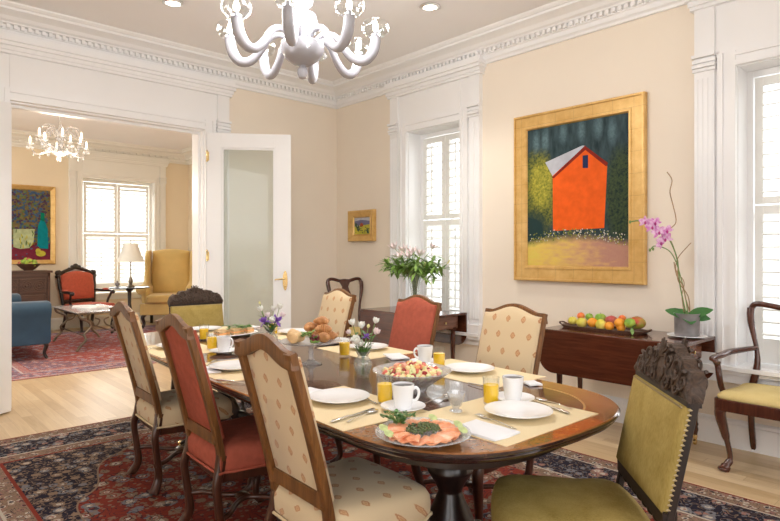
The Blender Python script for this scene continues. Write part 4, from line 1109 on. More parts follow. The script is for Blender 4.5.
# left far
placemat((1.42, 3.40), math.radians(90), .48, .36, 'straw placemat before the cream chair closest to the doorway')
plate((1.43, 3.45, Z2_), 0, 'white dinner plate before the cream chair closest to the doorway', GP)
napkin((1.34, 3.22), math.radians(85), .15, .10, 'white napkin before the cream chair closest to the doorway')
setxy(fork((0, 0, 0), 0, 'silver fork on the mat before the cream chair closest to the doorway', GF), at(152, 349), at(161, 347), Z2_)
juice(at(204, 340), 0, 'glass of orange juice above the red chair back, below the velvet chair', GJ)
# far end
placemat((1.90, 4.05), 0, .46, .34, 'straw placemat at the far table end before the velvet chair')
plate((1.90, 4.07, Z2_), 0, 'white dinner plate at the far table end before the velvet chair', GP)
napkin((2.22, 4.02), math.radians(10), .15, .10, 'white napkin at the far table end')
juice((2.16, 3.56, TZ+.0025), 0, 'glass of orange juice behind the violet flowers', GJ)
# right far
placemat((2.25, 3.42), math.radians(90), .46, .34, 'straw placemat before the cream chair behind the croissants')
plate((2.30, 3.50, Z2_), 0, 'white dinner plate behind the croissant stand', GP)
juice(at(344.5, 356), 0, 'glass of orange juice between the croissants and the white flowers', GJ)
# right middle
placemat((2.21, 2.62), math.radians(90), .50, .36, 'straw placemat before the red chair facing us')
plate((2.24, 2.63, Z2_), 0, 'white dinner plate behind the vase of white flowers', GP)
napkin(at(396, 357), math.radians(65), .17, .10, 'white napkin between the white flowers and the fruit salad')
plate((2.22, 2.95, Z2_), 0, 'white dinner plate behind the juice between croissants and white flowers', GP)
sc3 = at(425, 364); saucer(sc3, 0, 'white saucer behind the fruit salad bowl', GS)
cup((sc3[0], sc3[1], TZ+.0085), math.radians(150), 'white coffee cup behind the fruit salad bowl', GC)
juice(at(439, 368), 0, 'glass of orange juice behind the fruit salad, below the diamond chair', GJ)
# right near
placemat((2.17, 1.80), math.radians(90), .60, .37, 'straw placemat before the diamond-patterned chair facing us')
plate((2.17, 1.80, Z2_), 0, 'white dinner plate before the diamond-patterned chair facing us', GP)
setxy(spoon((0, 0, 0), 0, 'silver spoon beside the plate of the diamond-patterned chair facing us', GSp), at(470, 384), at(498, 391), Z2_)
napkin(at(532, 384), math.radians(60), .08, .06, 'white napkin at the table edge by the diamond-patterned chair')
sc4 = at(513, 401); saucer(sc4, 0, 'white saucer beyond the plate at the table end', GS)
cup((sc4[0], sc4[1], TZ+.0085), math.radians(70), 'white coffee cup beyond the plate at the table end', GC)
juice(at(491, 404), 0, 'glass of orange juice beside the cup at the table end', GJ)

# salmon platter
sx, sy, _ = at(423, 439)
t = thing('glass_platter', 'round cut-glass platter of smoked salmon at the table corner', 'platter', (sx, sy, TZ))
mb = MB(); mb.lathe([(.0, .004), (.07, .004), (.10, .010), (.142, .026), (.146, .026), (.144, .029), (.10, .014), (.07, .008), (.0, .008)], (0, 0, 0), 64, wob=lambda a, z: .012*math.sin(a*32) if z > .02 else 0)
obj('platter_dish', mb, MT['cut_glass'], t)
n = NT('smoked_salmon'); fz = n.noise(n.mapv((1, 1, 1)), 40, 3, .5, 1.5)
MT['salmon'] = n.fin(n.ramp(fz, [(.3, (.80, .25, .11)), (.5, (.88, .38, .20)), (.7, (.92, .55, .36))]), .3)
for k in range(13):
    a = 2*PI*k/13; r = .085; mb = MB(); ca, sa = math.cos(a), math.sin(a); R = []
    for i in range(7):
        q = i/6-.5; row = []
        for j in range(6):
            w_ = (j/5-.5)*.062*(1-.8*q*q)
            rr = r+w_; aa = a+q*.85
            row.append((rr*math.cos(aa), rr*math.sin(aa), .020+.006*math.sin(i*1.4+k)+.010*math.cos(w_*40)*.6+.0015*k % .004))
        R.append(row)
    R2 = [row+[(p[0], p[1], p[2]-.004) for p in row[::-1]] for row in R]
    mb.rings(R2); sl = obj('salmon_slice', mb, MT['salmon'], smooth=60); sl.location = (sx, sy, TZ+.004)
    tag(sl, 'slice of smoked salmon on the cut-glass platter', 'salmon', 'smoked salmon slices on the platter')
mb = MB()
for k in range(150):
    a, r = rnd.uniform(0, 2*PI), .048*math.sqrt(rnd.random()); mb.ell((r*math.cos(a)*1.1, r*math.sin(a), .032+.014*(1-r/.05)+rnd.uniform(0, .006)), (.0042, .0042, .004), nu=6, nv=4)
MT['caper'] = plain('caper_green', (.10, .13, .035), .4, var=.4, scale=90)
o = obj('capers', mb, MT['caper']); o.location = (sx, sy, TZ); tag(o, 'heap of green capers in the middle of the salmon platter', 'capers', None, 'stuff')
MT['cuke'] = plain('cucumber_flesh', (.50, .58, .26), .4, var=.2, scale=60)
for k, (a, r) in enumerate(((-.4, .118), (-.9, .12), (.5, .118), (2.9, .118), (2.4, .12))):
    mb = MB(); mb.lathe([(.0, 0), (.015, 0), (.016, .0015), (.0, .002)], (0, 0, 0), 16, True, True, Matrix.Rotation(.5, 3, 'X'))
    o = obj('cucumber_slice', mb, MT['cuke']); o.location = (sx+r*math.cos(a), sy+r*math.sin(a), TZ+.036); tag(o, 'thin cucumber slice on the rim of the salmon platter', 'cucumber', 'cucumber slices on the platter')
def sprig(name, label, c, mat, n_, spread, size, cat='herb', up=.03):
    t = thing(name, label, cat, c); mb = MB(); ml = MB()
    for k in range(n_):
        a = rnd.uniform(0, 2*PI); r = spread*rnd.uniform(.2, 1); z = up*rnd.uniform(.3, 1.2)
        x, y = r*math.cos(a), r*math.sin(a)
        mb.tube([(0, 0, .002), (x*.5, y*.5, z*.8), (x, y, z)], .0012, 4)
        for j in range(3):
            b = a+(j-1)*.9; s = size*rnd.uniform(.7, 1.2)
            p = Vector((x, y, z)); d = Vector((math.cos(b), math.sin(b), rnd.uniform(-.3, .6))).normalized(); e = d.cross(Vector((0, 0, 1))).normalized()
            nn = d.cross(e)*.15*s
            ml.rings([[p, p+e*1e-4, p+d*1e-4], [p+d*s*.4+e*s*.35, p+d*s*.4-e*s*.35, p+d*s*.45+nn*2], [p+d*s*.8+e*s*.28, p+d*s*.8-e*s*.28, p+d*s*.8+nn], [p+d*s, p+d*s+e*1e-4, p+d*s*.99]])
    obj('stem', mb, MT['stem'], t); obj('leaves', ml, mat, t, smooth=60); return t
gx, gy, _ = at(397, 424, TZ+.03)
sprig('parsley_sprig', 'green parsley sprig on the edge of the salmon platter', (gx, gy, TZ+.03), MT['green'], 34, .055, .014, up=.03)

# fruit salad bowl
bx_, by_, _ = at(412, 391)
t = thing('cut_glass_bowl', 'wide cut-glass bowl filled with fruit salad', 'bowl', (bx_, by_, TZ)); t.scale = (1.08, 1.08, 1.15)
mb = MB(); mb.lathe([(.0, .006), (.045, .004), (.05, .0), (.055, .004), (.06, .018), (.10, .045), (.142, .072), (.150, .078), (.148, .081), (.138, .075), (.095, .050), (.055, .024), (.0, .012)], (0, 0, 0), 72, wob=lambda a, z: .02*math.sin(a*36)*(z > .02)+.01*math.sin(a*18))
obj('bowl', mb, MT['cut_glass'], t)
frm = [plain('melon_cube', (.88, .45, .18), .35), plain('watermelon_cube', (.72, .17, .12), .35), plain('honeydew_cube', (.78, .80, .42), .35), plain('strawberry_piece', (.34, .02, .02), .35), plain('pineapple_piece', (.90, .78, .42), .35), plain('papaya_piece', (.85, .42, .30), .35)]
MT['fruits'] = frm
mb = MB()
for k in range(230):
    a, r = rnd.uniform(0, 2*PI), .118*math.sqrt(rnd.random()); z = .055+.048*(1-(r/.12)**2)*rnd.uniform(.6, 1.05)
    z = max(z, .03+r*.35); mb.mi = rnd.choice([0, 1, 2, 3, 4, 4, 5, 2]); s = rnd.uniform(.013, .023)
    M_ = Matrix.Rotation(rnd.uniform(0, 3), 3, 'X')@Matrix.Rotation(rnd.uniform(0, 3), 3, 'Z')
    if mb.mi == 3: mb.ell((r*math.cos(a), r*math.sin(a), z), (s*.55, s*.55, s*.7), M_, 8, 6)
    else: mb.obox((r*math.cos(a), r*math.sin(a), z), (s, s, s*.8), M_)
o = obj('fruit_salad', mb, frm, smooth=30, bevel=.002, seg=1); o.scale = (.98, .98, 1.13); o.location = (bx_, by_, TZ); tag(o, 'cut fruit salad of melon and berries heaped in the glass bowl', 'fruit salad', None, 'stuff')

# jam glass with spoon
jx, jy, _ = at(456, 411)
t = thing('jam_glass', 'small footed glass holding dark jam on the table', 'glass', (jx, jy, TZ+.0025))
mb = MB(); mb.lathe([(.0, .0), (.024, .0), (.022, .004), (.010, .010), (.020, .022), (.028, .045), (.032, .06), (.033, .068), (.031, .068), (.026, .045), (.016, .022), (.0, .016)], (0, 0, 0), 24); obj('glass_bowl', mb, MT['cut_glass'], t)
mb = MB(); mb.lathe([(.0, .018), (.016, .023), (.025, .044), (.0, .05)], (0, 0, 0), 20); obj('jam', mb, MT['coffee'], t)
o = spoon((0, 0, 0), 0, 'silver serving spoon leaning toward the small jam glass', GSp); setxy(o, at(427, 404), at(448, 397), TZ+.004)

# footed stand with croissants
kx, ky, _ = at(311, 363.5)
t = thing('glass_cake_stand', 'footed clear glass stand holding croissants and wraps', 'cake stand', (kx, ky, TZ))
mb = MB(); mb.lathe([(.0, .004), (.055, .0), (.058, .004), (.03, .012), (.014, .025), (.011, .05), (.016, .065), (.010, .08), (.018, .10), (.05, .108), (.15, .114), (.158, .120), (.155, .123), (.05, .116), (.0, .115)], (0, 0, 0), 40); obj('stand', mb, MT['cut_glass'], t)
mb = MB(); mb.lathe([(.0, .1165), (.12, .118), (.12, .1195), (.0, .1195)], (0, 0, 0), 32); obj('doily', mb, MT['paper'], t)
n = NT('croissant_crust'); fz = n.noise(n.co(), 18, 3, .5)
MT['crust'] = n.fin(n.ramp(fz, [(.3, (.36, .14, .04)), (.7, (.74, .38, .15))]), .35)
def mk_cro():
    mb = MB(); path = []; rad = []
    for i in range(41):
        q = i/40; a = -1.25+2.5*q; path.append((.036*math.cos(a)-.022, .040*math.sin(a), .022)); w = math.sin(PI*(.07+.86*q)); rad.append(.026*w*(.84+.20*abs(math.sin(q*PI*6))))
    mb.tube(path, rad, 12, (0, 0, 1)); return tag(obj('croissant', mb, MT['crust'], smooth=60), '', 'croissant')
cro = once(mk_cro)
zs = TZ+.123
CR = [((.0, -.095, 0), .3, 'croissant at the front middle of the glass stand'), ((.065, -.07, 0), 1.2, 'croissant at the front, toward the white flowers side of the stand'), ((.11, -.005, 0), 2.0, 'croissant at the outer end of the stand, toward the juice glass'), ((.085, .065, 0), 2.4, 'croissant at the rear of the glass stand'),
      ((.02, -.02, 0), -.4, 'croissant in the centre bottom of the glass stand'), ((.03, -.065, .036), .9, 'croissant on top of the pile, in front'), ((.075, .0, .038), 2.6, 'croissant on top of the pile, over the juice glass side'), ((.02, .02, .040), 1.7, 'croissant on top of the pile, behind'), ((.045, -.02, .072), .2, 'topmost croissant of the pile')]
for (dx, dy, dz), rz, lb in CR: cro((kx+dx, ky+dy, zs+dz), rz, lb, 'croissants on the glass stand')
MT['wrap'] = plain('toasted_wrap', (.80, .55, .28), .6, var=.2, scale=20)
for i, (dx, dy, rz, lb) in enumerate(((-.085, .03, .7, 'rolled toasted wrap on the doorway side of the stand'), (-.06, .085, .9, 'rolled toasted wrap behind the others on the stand'), (-.105, -.03, .5, 'rolled toasted wrap by the grapes on the stand'))):
    mb = MB(); mb.tube([(-.045, 0, .026), (-.04, 0, .026), (.04, 0, .026), (.045, 0, .026)], [.016, .024, .025, .018], 14); o = obj('wrap', mb, MT['wrap']); o.location = (kx+dx, ky+dy, zs); o.rotation_euler = (0, 0, rz); tag(o, lb, 'wrap', 'wraps on the glass stand')
MT['grape'] = plain('red_grape', (.16, .02, .03), .2, var=.3)
for k in range(14):
    a = rnd.uniform(0, 6.28); r = rnd.uniform(0, .03); mb = MB(); mb.ell((0, 0, 0), (.0095, .0095, .010), nu=10, nv=8); o = obj('grape', mb, MT['grape'] if k % 3 else MT['green_y']); o.location = (kx-.055+r*math.cos(a), ky-.105+r*math.sin(a)*.8, zs+.010+.012*(k % 3)); tag(o, 'grape lying at the edge of the croissant stand', 'grape', 'grapes on the croissant stand')
sprig('lettuce_leaves', 'green lettuce garnish beside the grapes on the croissant stand', (kx-.06, ky-.085, zs+.02), MT['green_y'], 12, .04, .022, up=.03)
sprig('mint_sprig', 'tiny mint sprig on top of the croissants', (kx+.09, ky-.0, zs+.078), MT['green'], 5, .012, .012, up=.015)

# far sandwich platter
px_, py_ = 1.93, 3.70
t = thing('oval_platter', 'white platter of sandwiches and herbs toward the far table end', 'platter', (px_, py_, TZ), .2)
mb = MB(); mb.lathe([(.0, .006), (.1, .006), (.15, .018), (.155, .02), (.15, .023), (.10, .011), (.0, .011)], (0, 0, 0), 40, M=Matrix(((1.25, 0, 0), (0, .8, 0), (0, 0, 1)))); obj('dish', mb, MT['china'], t)
MT['bread'] = plain('seeded_bread', (.62, .42, .22), .7, var=.25, scale=60); MT['ham'] = plain('orange_filling', (.90, .42, .14), .5)
for k in range(5):
    x = -.13+.06*k; mb = MB()
    mb.prism([(-.03, -.05), (.03, -.05), (.0, .05)], lambda a, b, o: (a, b, o), 0, .014); mb.mi = 1; mb.prism([(-.031, -.052), (.031, -.052), (.0, .052)], lambda a, b, o: (a, b, o), .0142, .022); mb.mi = 0; mb.prism([(-.03, -.05), (.03, -.05), (.0, .05)], lambda a, b, o: (a, b, o), .0222, .036)
    o = obj('sandwich', mb, [MT['bread'], MT['ham']], smooth=0, bevel=.002); c_, s_2 = math.cos(.2), math.sin(.2); o.location = (px_+x*c_, py_+x*s_2, TZ+.012); o.rotation_euler = (0, 0, .2+(k % 2)*PI); tag(o, 'sandwich wedge on the white platter toward the far end', 'sandwich', 'sandwich wedges on the platter')
sprig('herb_garnish', 'green herb garnish on the sandwich platter', (px_+.03, py_-.01, TZ+.05), MT['green'], 14, .10, .022, up=.02)
sprig('salad_greens', 'bright green salad leaves beside the sandwich platter', (2.10, 3.86, TZ+.004), MT['green_y'], 16, .05, .024, up=.03)

# ------------------------------------------------------------------ flowers on table
def leaf_mesh(mb, p, d, L_, w, up=Vector((0, 0, 1)), curl=.2, th=.0012):
    d = d.normalized(); e = d.cross(up)
    if e.length < .05: e = d.cross(Vector((1, 0, 0)))
    e.normalize(); n_ = e.cross(d).normalized(); R = []
    for i in range(7):
        q = i/6; c = p+d*(L_*q)-n_*(curl*L_*q*q); ww = w*math.sin(PI*min(1, q*.93+.05))**.8
        R.append([c-e*ww/2, c+n_*(-th-ww*.12), c+e*ww/2, c+n_*(th-ww*.12)])
    mb.rings(R)
def vase_flowers(c, label_v, label_f, kinds, H=.12, seed=1):
    r = random.Random(seed)
    t = thing('glass_bud_vase', label_v, 'vase', c)
    mb = MB(); k = H/.12
    mb.lathe([(.0, .006), (.024, .004), (.026, 0), (.028, .006), (.036, .03), (.043, .055), (.040, .075), (.026, .092), (.024, .10), (.034, .118), (.036, .12), (.034, .119), (.021, .10), (.023, .09), (.037, .074), (.039, .055), (.033, .03), (.022, .010), (.0, .010)], (0, 0, 0), 28); obj('vase_body', mb, MT['vase_glass'], t)
    mb = MB(); mb.lathe([(.0, .0105), (.021, .011), (.032, .03), (.0385, .055), (.037, .068), (.0, .068)], (0, 0, 0), 24)
    obj('water', mb, MT['glass'], t)
    f = thing('flower_bouquet', label_f, 'flowers', (c[0], c[1], c[2]+.012))
    st = MB(); lv = MB()
    for i, (dx, dy, dz, kind, s) in enumerate(kinds):
        head = Vector((dx, dy, dz)); base = Vector((r.uniform(-.012, .012), r.uniform(-.012, .012), 0)); neck = Vector((dx*.15, dy*.15, .10))
        st.tube(interp([base, neck, (neck+head)/2+Vector((dx*.05, dy*.05, 0)), head], 4), .0018, 5)
        for q in range(2): leaf_mesh(lv, neck+(head-neck)*r.uniform(.0, .7), Vector((r.uniform(-1, 1), r.uniform(-1, 1), r.uniform(.1, .9))), .045, .015, curl=.2)
        mb = MB()
        d = (head-neck).normalized()
        for j in range(6 if kind != 'bud' else 4):
            a = j*2*PI/6; e1 = d.cross(Vector((0, 1, .01))).normalized(); e2 = d.cross(e1)
            out = (e1*math.cos(a)+e2*math.sin(a))
            dirn = (d*(1.0 if kind != 'iris' else (.7 if j % 2 else -.1))+out*(.75 if kind != 'bud' else .25)).normalized()
            leaf_mesh(mb, head+out*s*.1, dirn, s*1.15, s*.95, up=out*-1 if True else d, curl=-.25, th=.0008)
        mb.ell(head+d*s*.35, (s*.32, s*.32, s*.42), nu=8, nv=6)
        mt = {'w': MT['petal_w'], 'bud': MT['petal_y'], 'iris': MT['petal_v'], 'lil': MT['petal_lil']}[kind]
        obj('blossom', mb, mt, f, smooth=70)
    for q in range(10): leaf_mesh(lv, Vector((0, 0, .07)), Vector((r.uniform(-.6, .6), r.uniform(-.6, .6), 1)), .075, .017, curl=.15)
    obj('stems', st, MT['stem'], f); obj('leaves', lv, MT['green'], f, smooth=60)
rx_, ry_ = Rv
def vv(du, dz, k): return (rx_*du, ry_*du, dz)
def fl(c, lst):
    out = []
    for u, v, dep, kind, s in lst:
        rr_ = ray(u, v); base_d = c[0]*Fv[0]+c[1]*Fv[1]+dep; t_ = base_d/FPX
        out.append((rr_[0]*t_-c[0], rr_[1]*t_-c[1], CH+rr_[2]*t_-c[2]-.012, kind, s))
    return out
c2 = at(363, 377)
vase_flowers(c2, 'faceted clear glass bud vase with white flowers beside the fruit bowl', 'white and lilac blossoms in the bud vase beside the fruit bowl', fl(c2, [(353, 325, 0, 'w', .026), (361.5, 328, .02, 'w', .028), (375, 323, 0, 'w', .024), (368, 328, .03, 'bud', .016), (375, 334, -.01, 'lil', .026), (366, 337, .01, 'iris', .018), (357.5, 343, -.04, 'w', .034), (350, 334, .03, 'lil', .02), (361, 346, -.02, 'w', .026)]), seed=4)
c1 = at(271, 349)
vase_flowers(c1, 'clear glass bud vase with violet flowers near the croissant stand', 'violet and white blossoms in the bud vase near the croissant stand', fl(c1, [(261.5, 311, 0, 'w', .030), (273.5, 311, .02, 'w', .030), (279, 309, -.02, 'w', .03), (265, 322, 0, 'iris', .034), (276, 321, -.02, 'iris', .034), (281, 317, .03, 'lil', .028), (272, 322, -.04, 'w', .030), (268, 317, .0, 'lil', .026), (260, 304, 0, 'bud', .014)]), seed=9)

# ------------------------------------------------------------------ lilies on the window table
lx, ly = 4.10, 4.10
t = thing('trumpet_vase', 'tall flared clear glass vase on the window side table', 'vase', (lx, ly, .752))
mb = MB(); mb.lathe([(.0, .006), (.05, .004), (.05, 0), (.052, .01), (.028, .025), (.028, .05), (.035, .15), (.055, .28), (.085, .38), (.088, .385), (.084, .38), (.052, .28), (.031, .15), (.023, .05), (.0, .045)], (0, 0, 0), 28); obj('vase_body', mb, MT['vase_glass'], t)
f = thing('lily_bouquet', 'large spray of pale pink lilies with green leaves before the window', 'flowers', (lx, ly, .80))
st = MB(); lv = MB(); r = random.Random(3)
for k in range(30):
    a = r.uniform(0, 2*PI); R_ = .46*math.sqrt(r.uniform(.05, 1)); h_ = .42+.16*r.random()-.12*(R_/.38)
    head = Vector((R_*math.cos(a)*.7, R_*math.sin(a), h_+.01+.08*math.cos(k*1.7)))
    path = interp([(r.uniform(-.015, .015), r.uniform(-.015, .015), .01), (head.x*.12, head.y*.12, .26), (head.x*.5, head.y*.5, .38), head], 5); st.tube(path, .003, 5)
    for q in range(17):
        p = Vector(path[r.randrange(9, len(path))]); b = r.uniform(0, 2*PI)
        leaf_mesh(lv, p, Vector((math.cos(b), math.sin(b), r.uniform(-.7, 1.1))), r.uniform(.08, .14), .027, curl=.3)
obj('stems', st, MT['stem'], f); obj('leaves', lv, MT['green_y'], f, smooth=60)
LB = [(395, 243, 0, 'lil', .085), (404, 246, .08, 'lil', .09), (412, 248, -.05, 'lil', .095), (420, 250, .02, 'lil', .09), (432, 243, .0, 'lil', .075), (424, 262, -.12, 'bud', .06), (433, 262, -.1, 'bud', .06), (388, 262, -.05, 'bud', .055), (409, 252, -.1, 'lil', .085), (447, 258, 0, 'bud', .05), (400, 252, -.1, 'lil', .08)]
for i, (u, v, dep, kind, s) in enumerate(LB):
    v += 6
    rr_ = ray(u, v); t_ = (lx*Fv[0]+ly*Fv[1]+dep)/FPX; head = Vector((rr_[0]*t_-lx, rr_[1]*t_-ly, CH+rr_[2]*t_-.80)); mb = MB(); d = Vector((head.x*.8, head.y*.8, .35)).normalized(); sm = MB(); sm.tube([(0, 0, .3), (head.x*.6, head.y*.6, head.z-.08), tuple(head)], .003, 5); obj('stem', sm, MT['stem'], f)
    e1 = d.cross(Vector((0, 1, .01))).normalized(); e2 = d.cross(e1)
    for j in range(6):
        a = j*PI/3; out = e1*math.cos(a)+e2*math.sin(a); leaf_mesh(mb, head, (d*.6+out*.8 if kind == 'lil' else d+out*.12), s, s*.34 if kind == 'lil' else s*.3, up=out*-1, curl=-.25 if kind == 'lil' else 0)
    obj('blossom', mb, MT['petal_lil'] if kind == 'lil' else MT['petal_y'], f, smooth=70)

# ------------------------------------------------------------------ fruit tray and orchid on the near side table
ZT = .752
tx0, ty0 = 4.12, 2.135
t = thing('wooden_tray', 'long narrow wooden tray of fruit on the side table', 'tray', (tx0, ty0, ZT)); t.scale = (1, .9, 1)
mb = MB(); pl = []
for k in range(40):
    a = 2*PI*k/40; ca, sa = math.cos(a), math.sin(a); pl.append((.115*abs(ca)**.6*(1 if ca > 0 else -1), .365*abs(sa)**.6*(1 if sa > 0 else -1)))
mb.pad(pl, [(.94, 0), (1.0, .016), (1.01, .022), (.985, .023), (.93, .008), (.1, .007)], lambda a, b, h: (a, b, h)); obj('tray_body', mb, MT['oak_dark'], t, smooth=40)
for s in (-1, 1):
    mb = MB(); mb.tube(interp([(-.04, s*.36, .02), (-.03, s*.385, .03), (.0, s*.392, .034), (.03, s*.385, .03), (.04, s*.36, .02)], 4), .006, 8); obj('handle', mb, MT['oak_dark'], t)
def two(name, a, b, sc=6, rough=.35):
    n = NT(name); return n.fin(n.ramp(n.noise(n.co(), sc, 2), [(.38, a), (.62, b)]), rough)
FM = {'apple_y': two('yellow_apple', (.66, .60, .05), (.82, .70, .16), 9), 'orange': plain('orange_peel', (.90, .36, .03), .45, bump=.3, bscale=300), 'green': two('green_apple', (.16, .36, .03), (.42, .55, .08), 9),
      'mango': two('mango_skin', (.50, .07, .03), (.33, .34, .05), 12), 'redm': two('red_mango_skin', (.42, .05, .06), (.50, .16, .08), 12), 'red': two('red_orange_peel', (.80, .14, .03), (.85, .28, .05), 12)}
fr = [(98, 160, 35, 'apple_y', 'apple', 'yellow apple at the far end of the tray'), (170, 175, 42, 'apple_y', 'apple', 'yellow apple second along the front of the tray'), (163, 125, 30, 'red', 'orange', 'red-orange fruit peeking between the two yellow apples'),
      (228, 130, 30, 'green', 'apple', 'green apple behind the first orange'), (253, 175, 38, 'orange', 'orange', 'orange between two yellow fruits at the front'), (318, 190, 42, 'apple_y', 'pear', 'yellow-green pear mid front of the tray'), (315, 143, 44, 'green', 'apple', 'large green apple behind the yellow-green pear'),
      (385, 210, 36, 'orange', 'orange', 'small orange low at the centre front of the tray'), (400, 160, 40, 'redm', 'mango', 'dull red mango behind the small centre orange'), (463, 180, 40, 'orange', 'orange', 'orange stacked above another orange'), (485, 145, 30, 'red', 'orange', 'red-orange fruit behind the stacked oranges'),
      (475, 225, 33, 'orange', 'orange', 'orange low at the front below another orange'), (545, 180, 44, 'green', 'apple', 'green apple with a leaf beside the big mango'), (600, 178, 52, 'mango', 'mango', 'large red and green mango at the orchid end')]
for (a, b, rr, m_, k_2, lb) in fr:
    u, v = 560+a/7.78, 300+b/7.78; back = b < 165 and m_ != 'apple_y'
    x = 4.185 if back else 4.075
    if 'large red and green' in lb: x = 4.13
    q = onx(u, v, x); dd = q.x*Fv[0]+q.y*Fv[1]; rad = rr/7.78*dd/FPX; z = max(q.z, ZT+.008+rad*.93)
    t = thing({'apple': 'apple', 'orange': 'orange', 'pear': 'pear', 'mango': 'mango'}[k_2], lb, k_2, (q.x, q.y, z), 0, 'fruit on the wooden tray'); mb = MB()
    if k_2 == 'apple': fn = lambda d: 1-.16*math.exp(-((1-abs(d.z))/.08))
    elif k_2 == 'pear': fn = lambda d: 1-.12*max(0, d.z)
    else: fn = lambda d: 1
    s3 = (rad*1.2, rad*1.25, rad*.95) if k_2 == 'mango' else (rad, rad, rad*(.95 if k_2 != 'pear' else 1.1))
    mb.ell((0, 0, 0), s3, None, 20, 14, fn); obj('skin', mb, FM[m_], t, smooth=80)
    mb = MB(); mb.tube([(0, 0, s3[2]*.8), (.003, 0, s3[2]*1.08)], .0016, 5); obj('stem', mb, MT['twig'], t)
q = onx(632, 328, 4.03)
mb = MB(); leaf_mesh(mb, Vector((0, 0, 0)), Vector((-.2, -.5, .55)), .06, .028); leaf_mesh(mb, Vector((0, 0, 0)), Vector((-.4, -.25, -.55)), .05, .026)
o = obj('citrus_leaf', mb, MT['stem'], smooth=60); o.location = (q.x, q.y, q.z); tag(o, 'pale green leaves poking out in front of the large mango', 'leaf')

ox, oy = 4.19, onx(687, 330, 4.19).y
mb = MB(); mb.lathe([(.0, .0), (.06, .0), (.09, .006), (.125, .014), (.124, .018), (.085, .010), (.0, .008)], (0, 0, 0), 36); o = obj('saucer', mb, MT['china'], smooth=50); o.location = (ox, oy, ZT); tag(o, 'white saucer under the orchid pot', 'saucer')
t = thing('potted_orchid', 'pink orchid with arching stem in a grey metal pot on the side table', 'plant', (ox, oy, ZT+.013))
mb = MB(); mb.lathe([(.0, .0), (.072, .0), (.078, .004), (.08, .14), (.083, .15), (.080, .152), (.074, .146), (.073, .10), (.0, .10)], (0, 0, 0), 32); obj('pot', mb, MT['pot'], t)
mb = MB(); mb.lathe([(.073, .11), (.05, .125), (.0, .13)], (0, 0, 0), 20, True, True); obj('moss', mb, MT['green'], t)
zb0 = ZT+.013
def op(u, v, dep=0):
    r_ = ray(u, v); t_ = (ox*Fv[0]+oy*Fv[1]+dep)/FPX; return Vector((r_[0]*t_-ox, r_[1]*t_-oy, CH+r_[2]*t_-zb0))
mb = MB()
mb.tube(interp([op(686, 314), op(680, 285), op(678, 265), op(675, 252), op(668, 238), op(655, 228), op(640, 221), op(630, 222)], 6), .0045, 6)
mb.tube(interp([op(688, 314), op(684, 290), op(676, 262), op(668, 250), op(655, 246), op(651, 249)], 6), .0035, 6)
obj('flower_stem', mb, MT['stem'], t)
mb = MB()
mb.tube(interp([op(690, 312), op(688, 296), op(678, 280), op(678, 262), op(673, 246), op(668, 232), op(676, 222), op(673, 205), op(670, 192), op(672, 180), op(667, 172)], 6), .0035, 5)
mb.tube(interp([op(684, 312), op(682, 296), op(684, 282), op(676, 270), op(678, 258), op(688, 246), op(691, 243)], 6), .003, 5)
mb.tube(interp([op(690, 312), op(686, 300), op(683, 286), op(677, 276), op(674, 262)], 6), .004, 5)
obj('curly_twig', mb, MT['twig'], t)
for i, (p_, d_, L_, w_) in enumerate([((.0, .0, .13), (-.3, .85, .45), .19, .075), ((.0, 0, .13), (.1, -.9, .5), .22, .075), ((0, 0, .13), (-.75, -.5, -.05), .17, .08), ((0, 0, .13), (-.8, .3, .25), .14, .07), ((0, 0, .13), (.1, .6, .6), .12, .06), ((0, 0, .13), (.2, -.8, .1), .19, .075)]):
    mb = MB(); leaf_mesh(mb, Vector(p_), Vector(d_), L_*.72, w_*1.15, up=Vector((-.5, -.45, .75)), curl=.28, th=.002); obj('leaf', mb, MT['orchid_leaf'], t, smooth=70)
for i, (u, v, s) in enumerate([(645, 222, .055), (652, 227, .06), (659, 232, .065), (665, 239, .065), (655, 223, .055), (667, 231, .055), (661, 243, .05)]):
    c = op(u, v, -.03-.01*(i % 3)); mb = MB(); nrm_ = Vector((-.75, -.6, .05)).normalized(); e1 = Vector((.6, -.75, 0)); e2 = Vector((0, 0, 1))
    for a, w in ((90, .6), (210, .55), (330, .55), (160, 1.0), (20, 1.0)):
        a = math.radians(a+i*9); out = e1*math.cos(a)+e2*math.sin(a); leaf_mesh(mb, c, out+nrm_*.15, s*.8, s*.62*w, up=nrm_, curl=.15, th=.001)
    bl = obj('blossom', mb, MT['orchid'], t, smooth=70)
    mb = MB(); mb.ell(c+nrm_*.008-e2*s*.12, (.008, .008, .012), nu=8, nv=6); obj('lip', mb, MT['orchid_lip'], bl)
for u, v in ((650, 250), (653, 249), (630, 222)):
    mb = MB(); mb.ell(op(u, v), (.008, .008, .012), nu=8, nv=6); obj('bud', mb, MT['stem'], t)

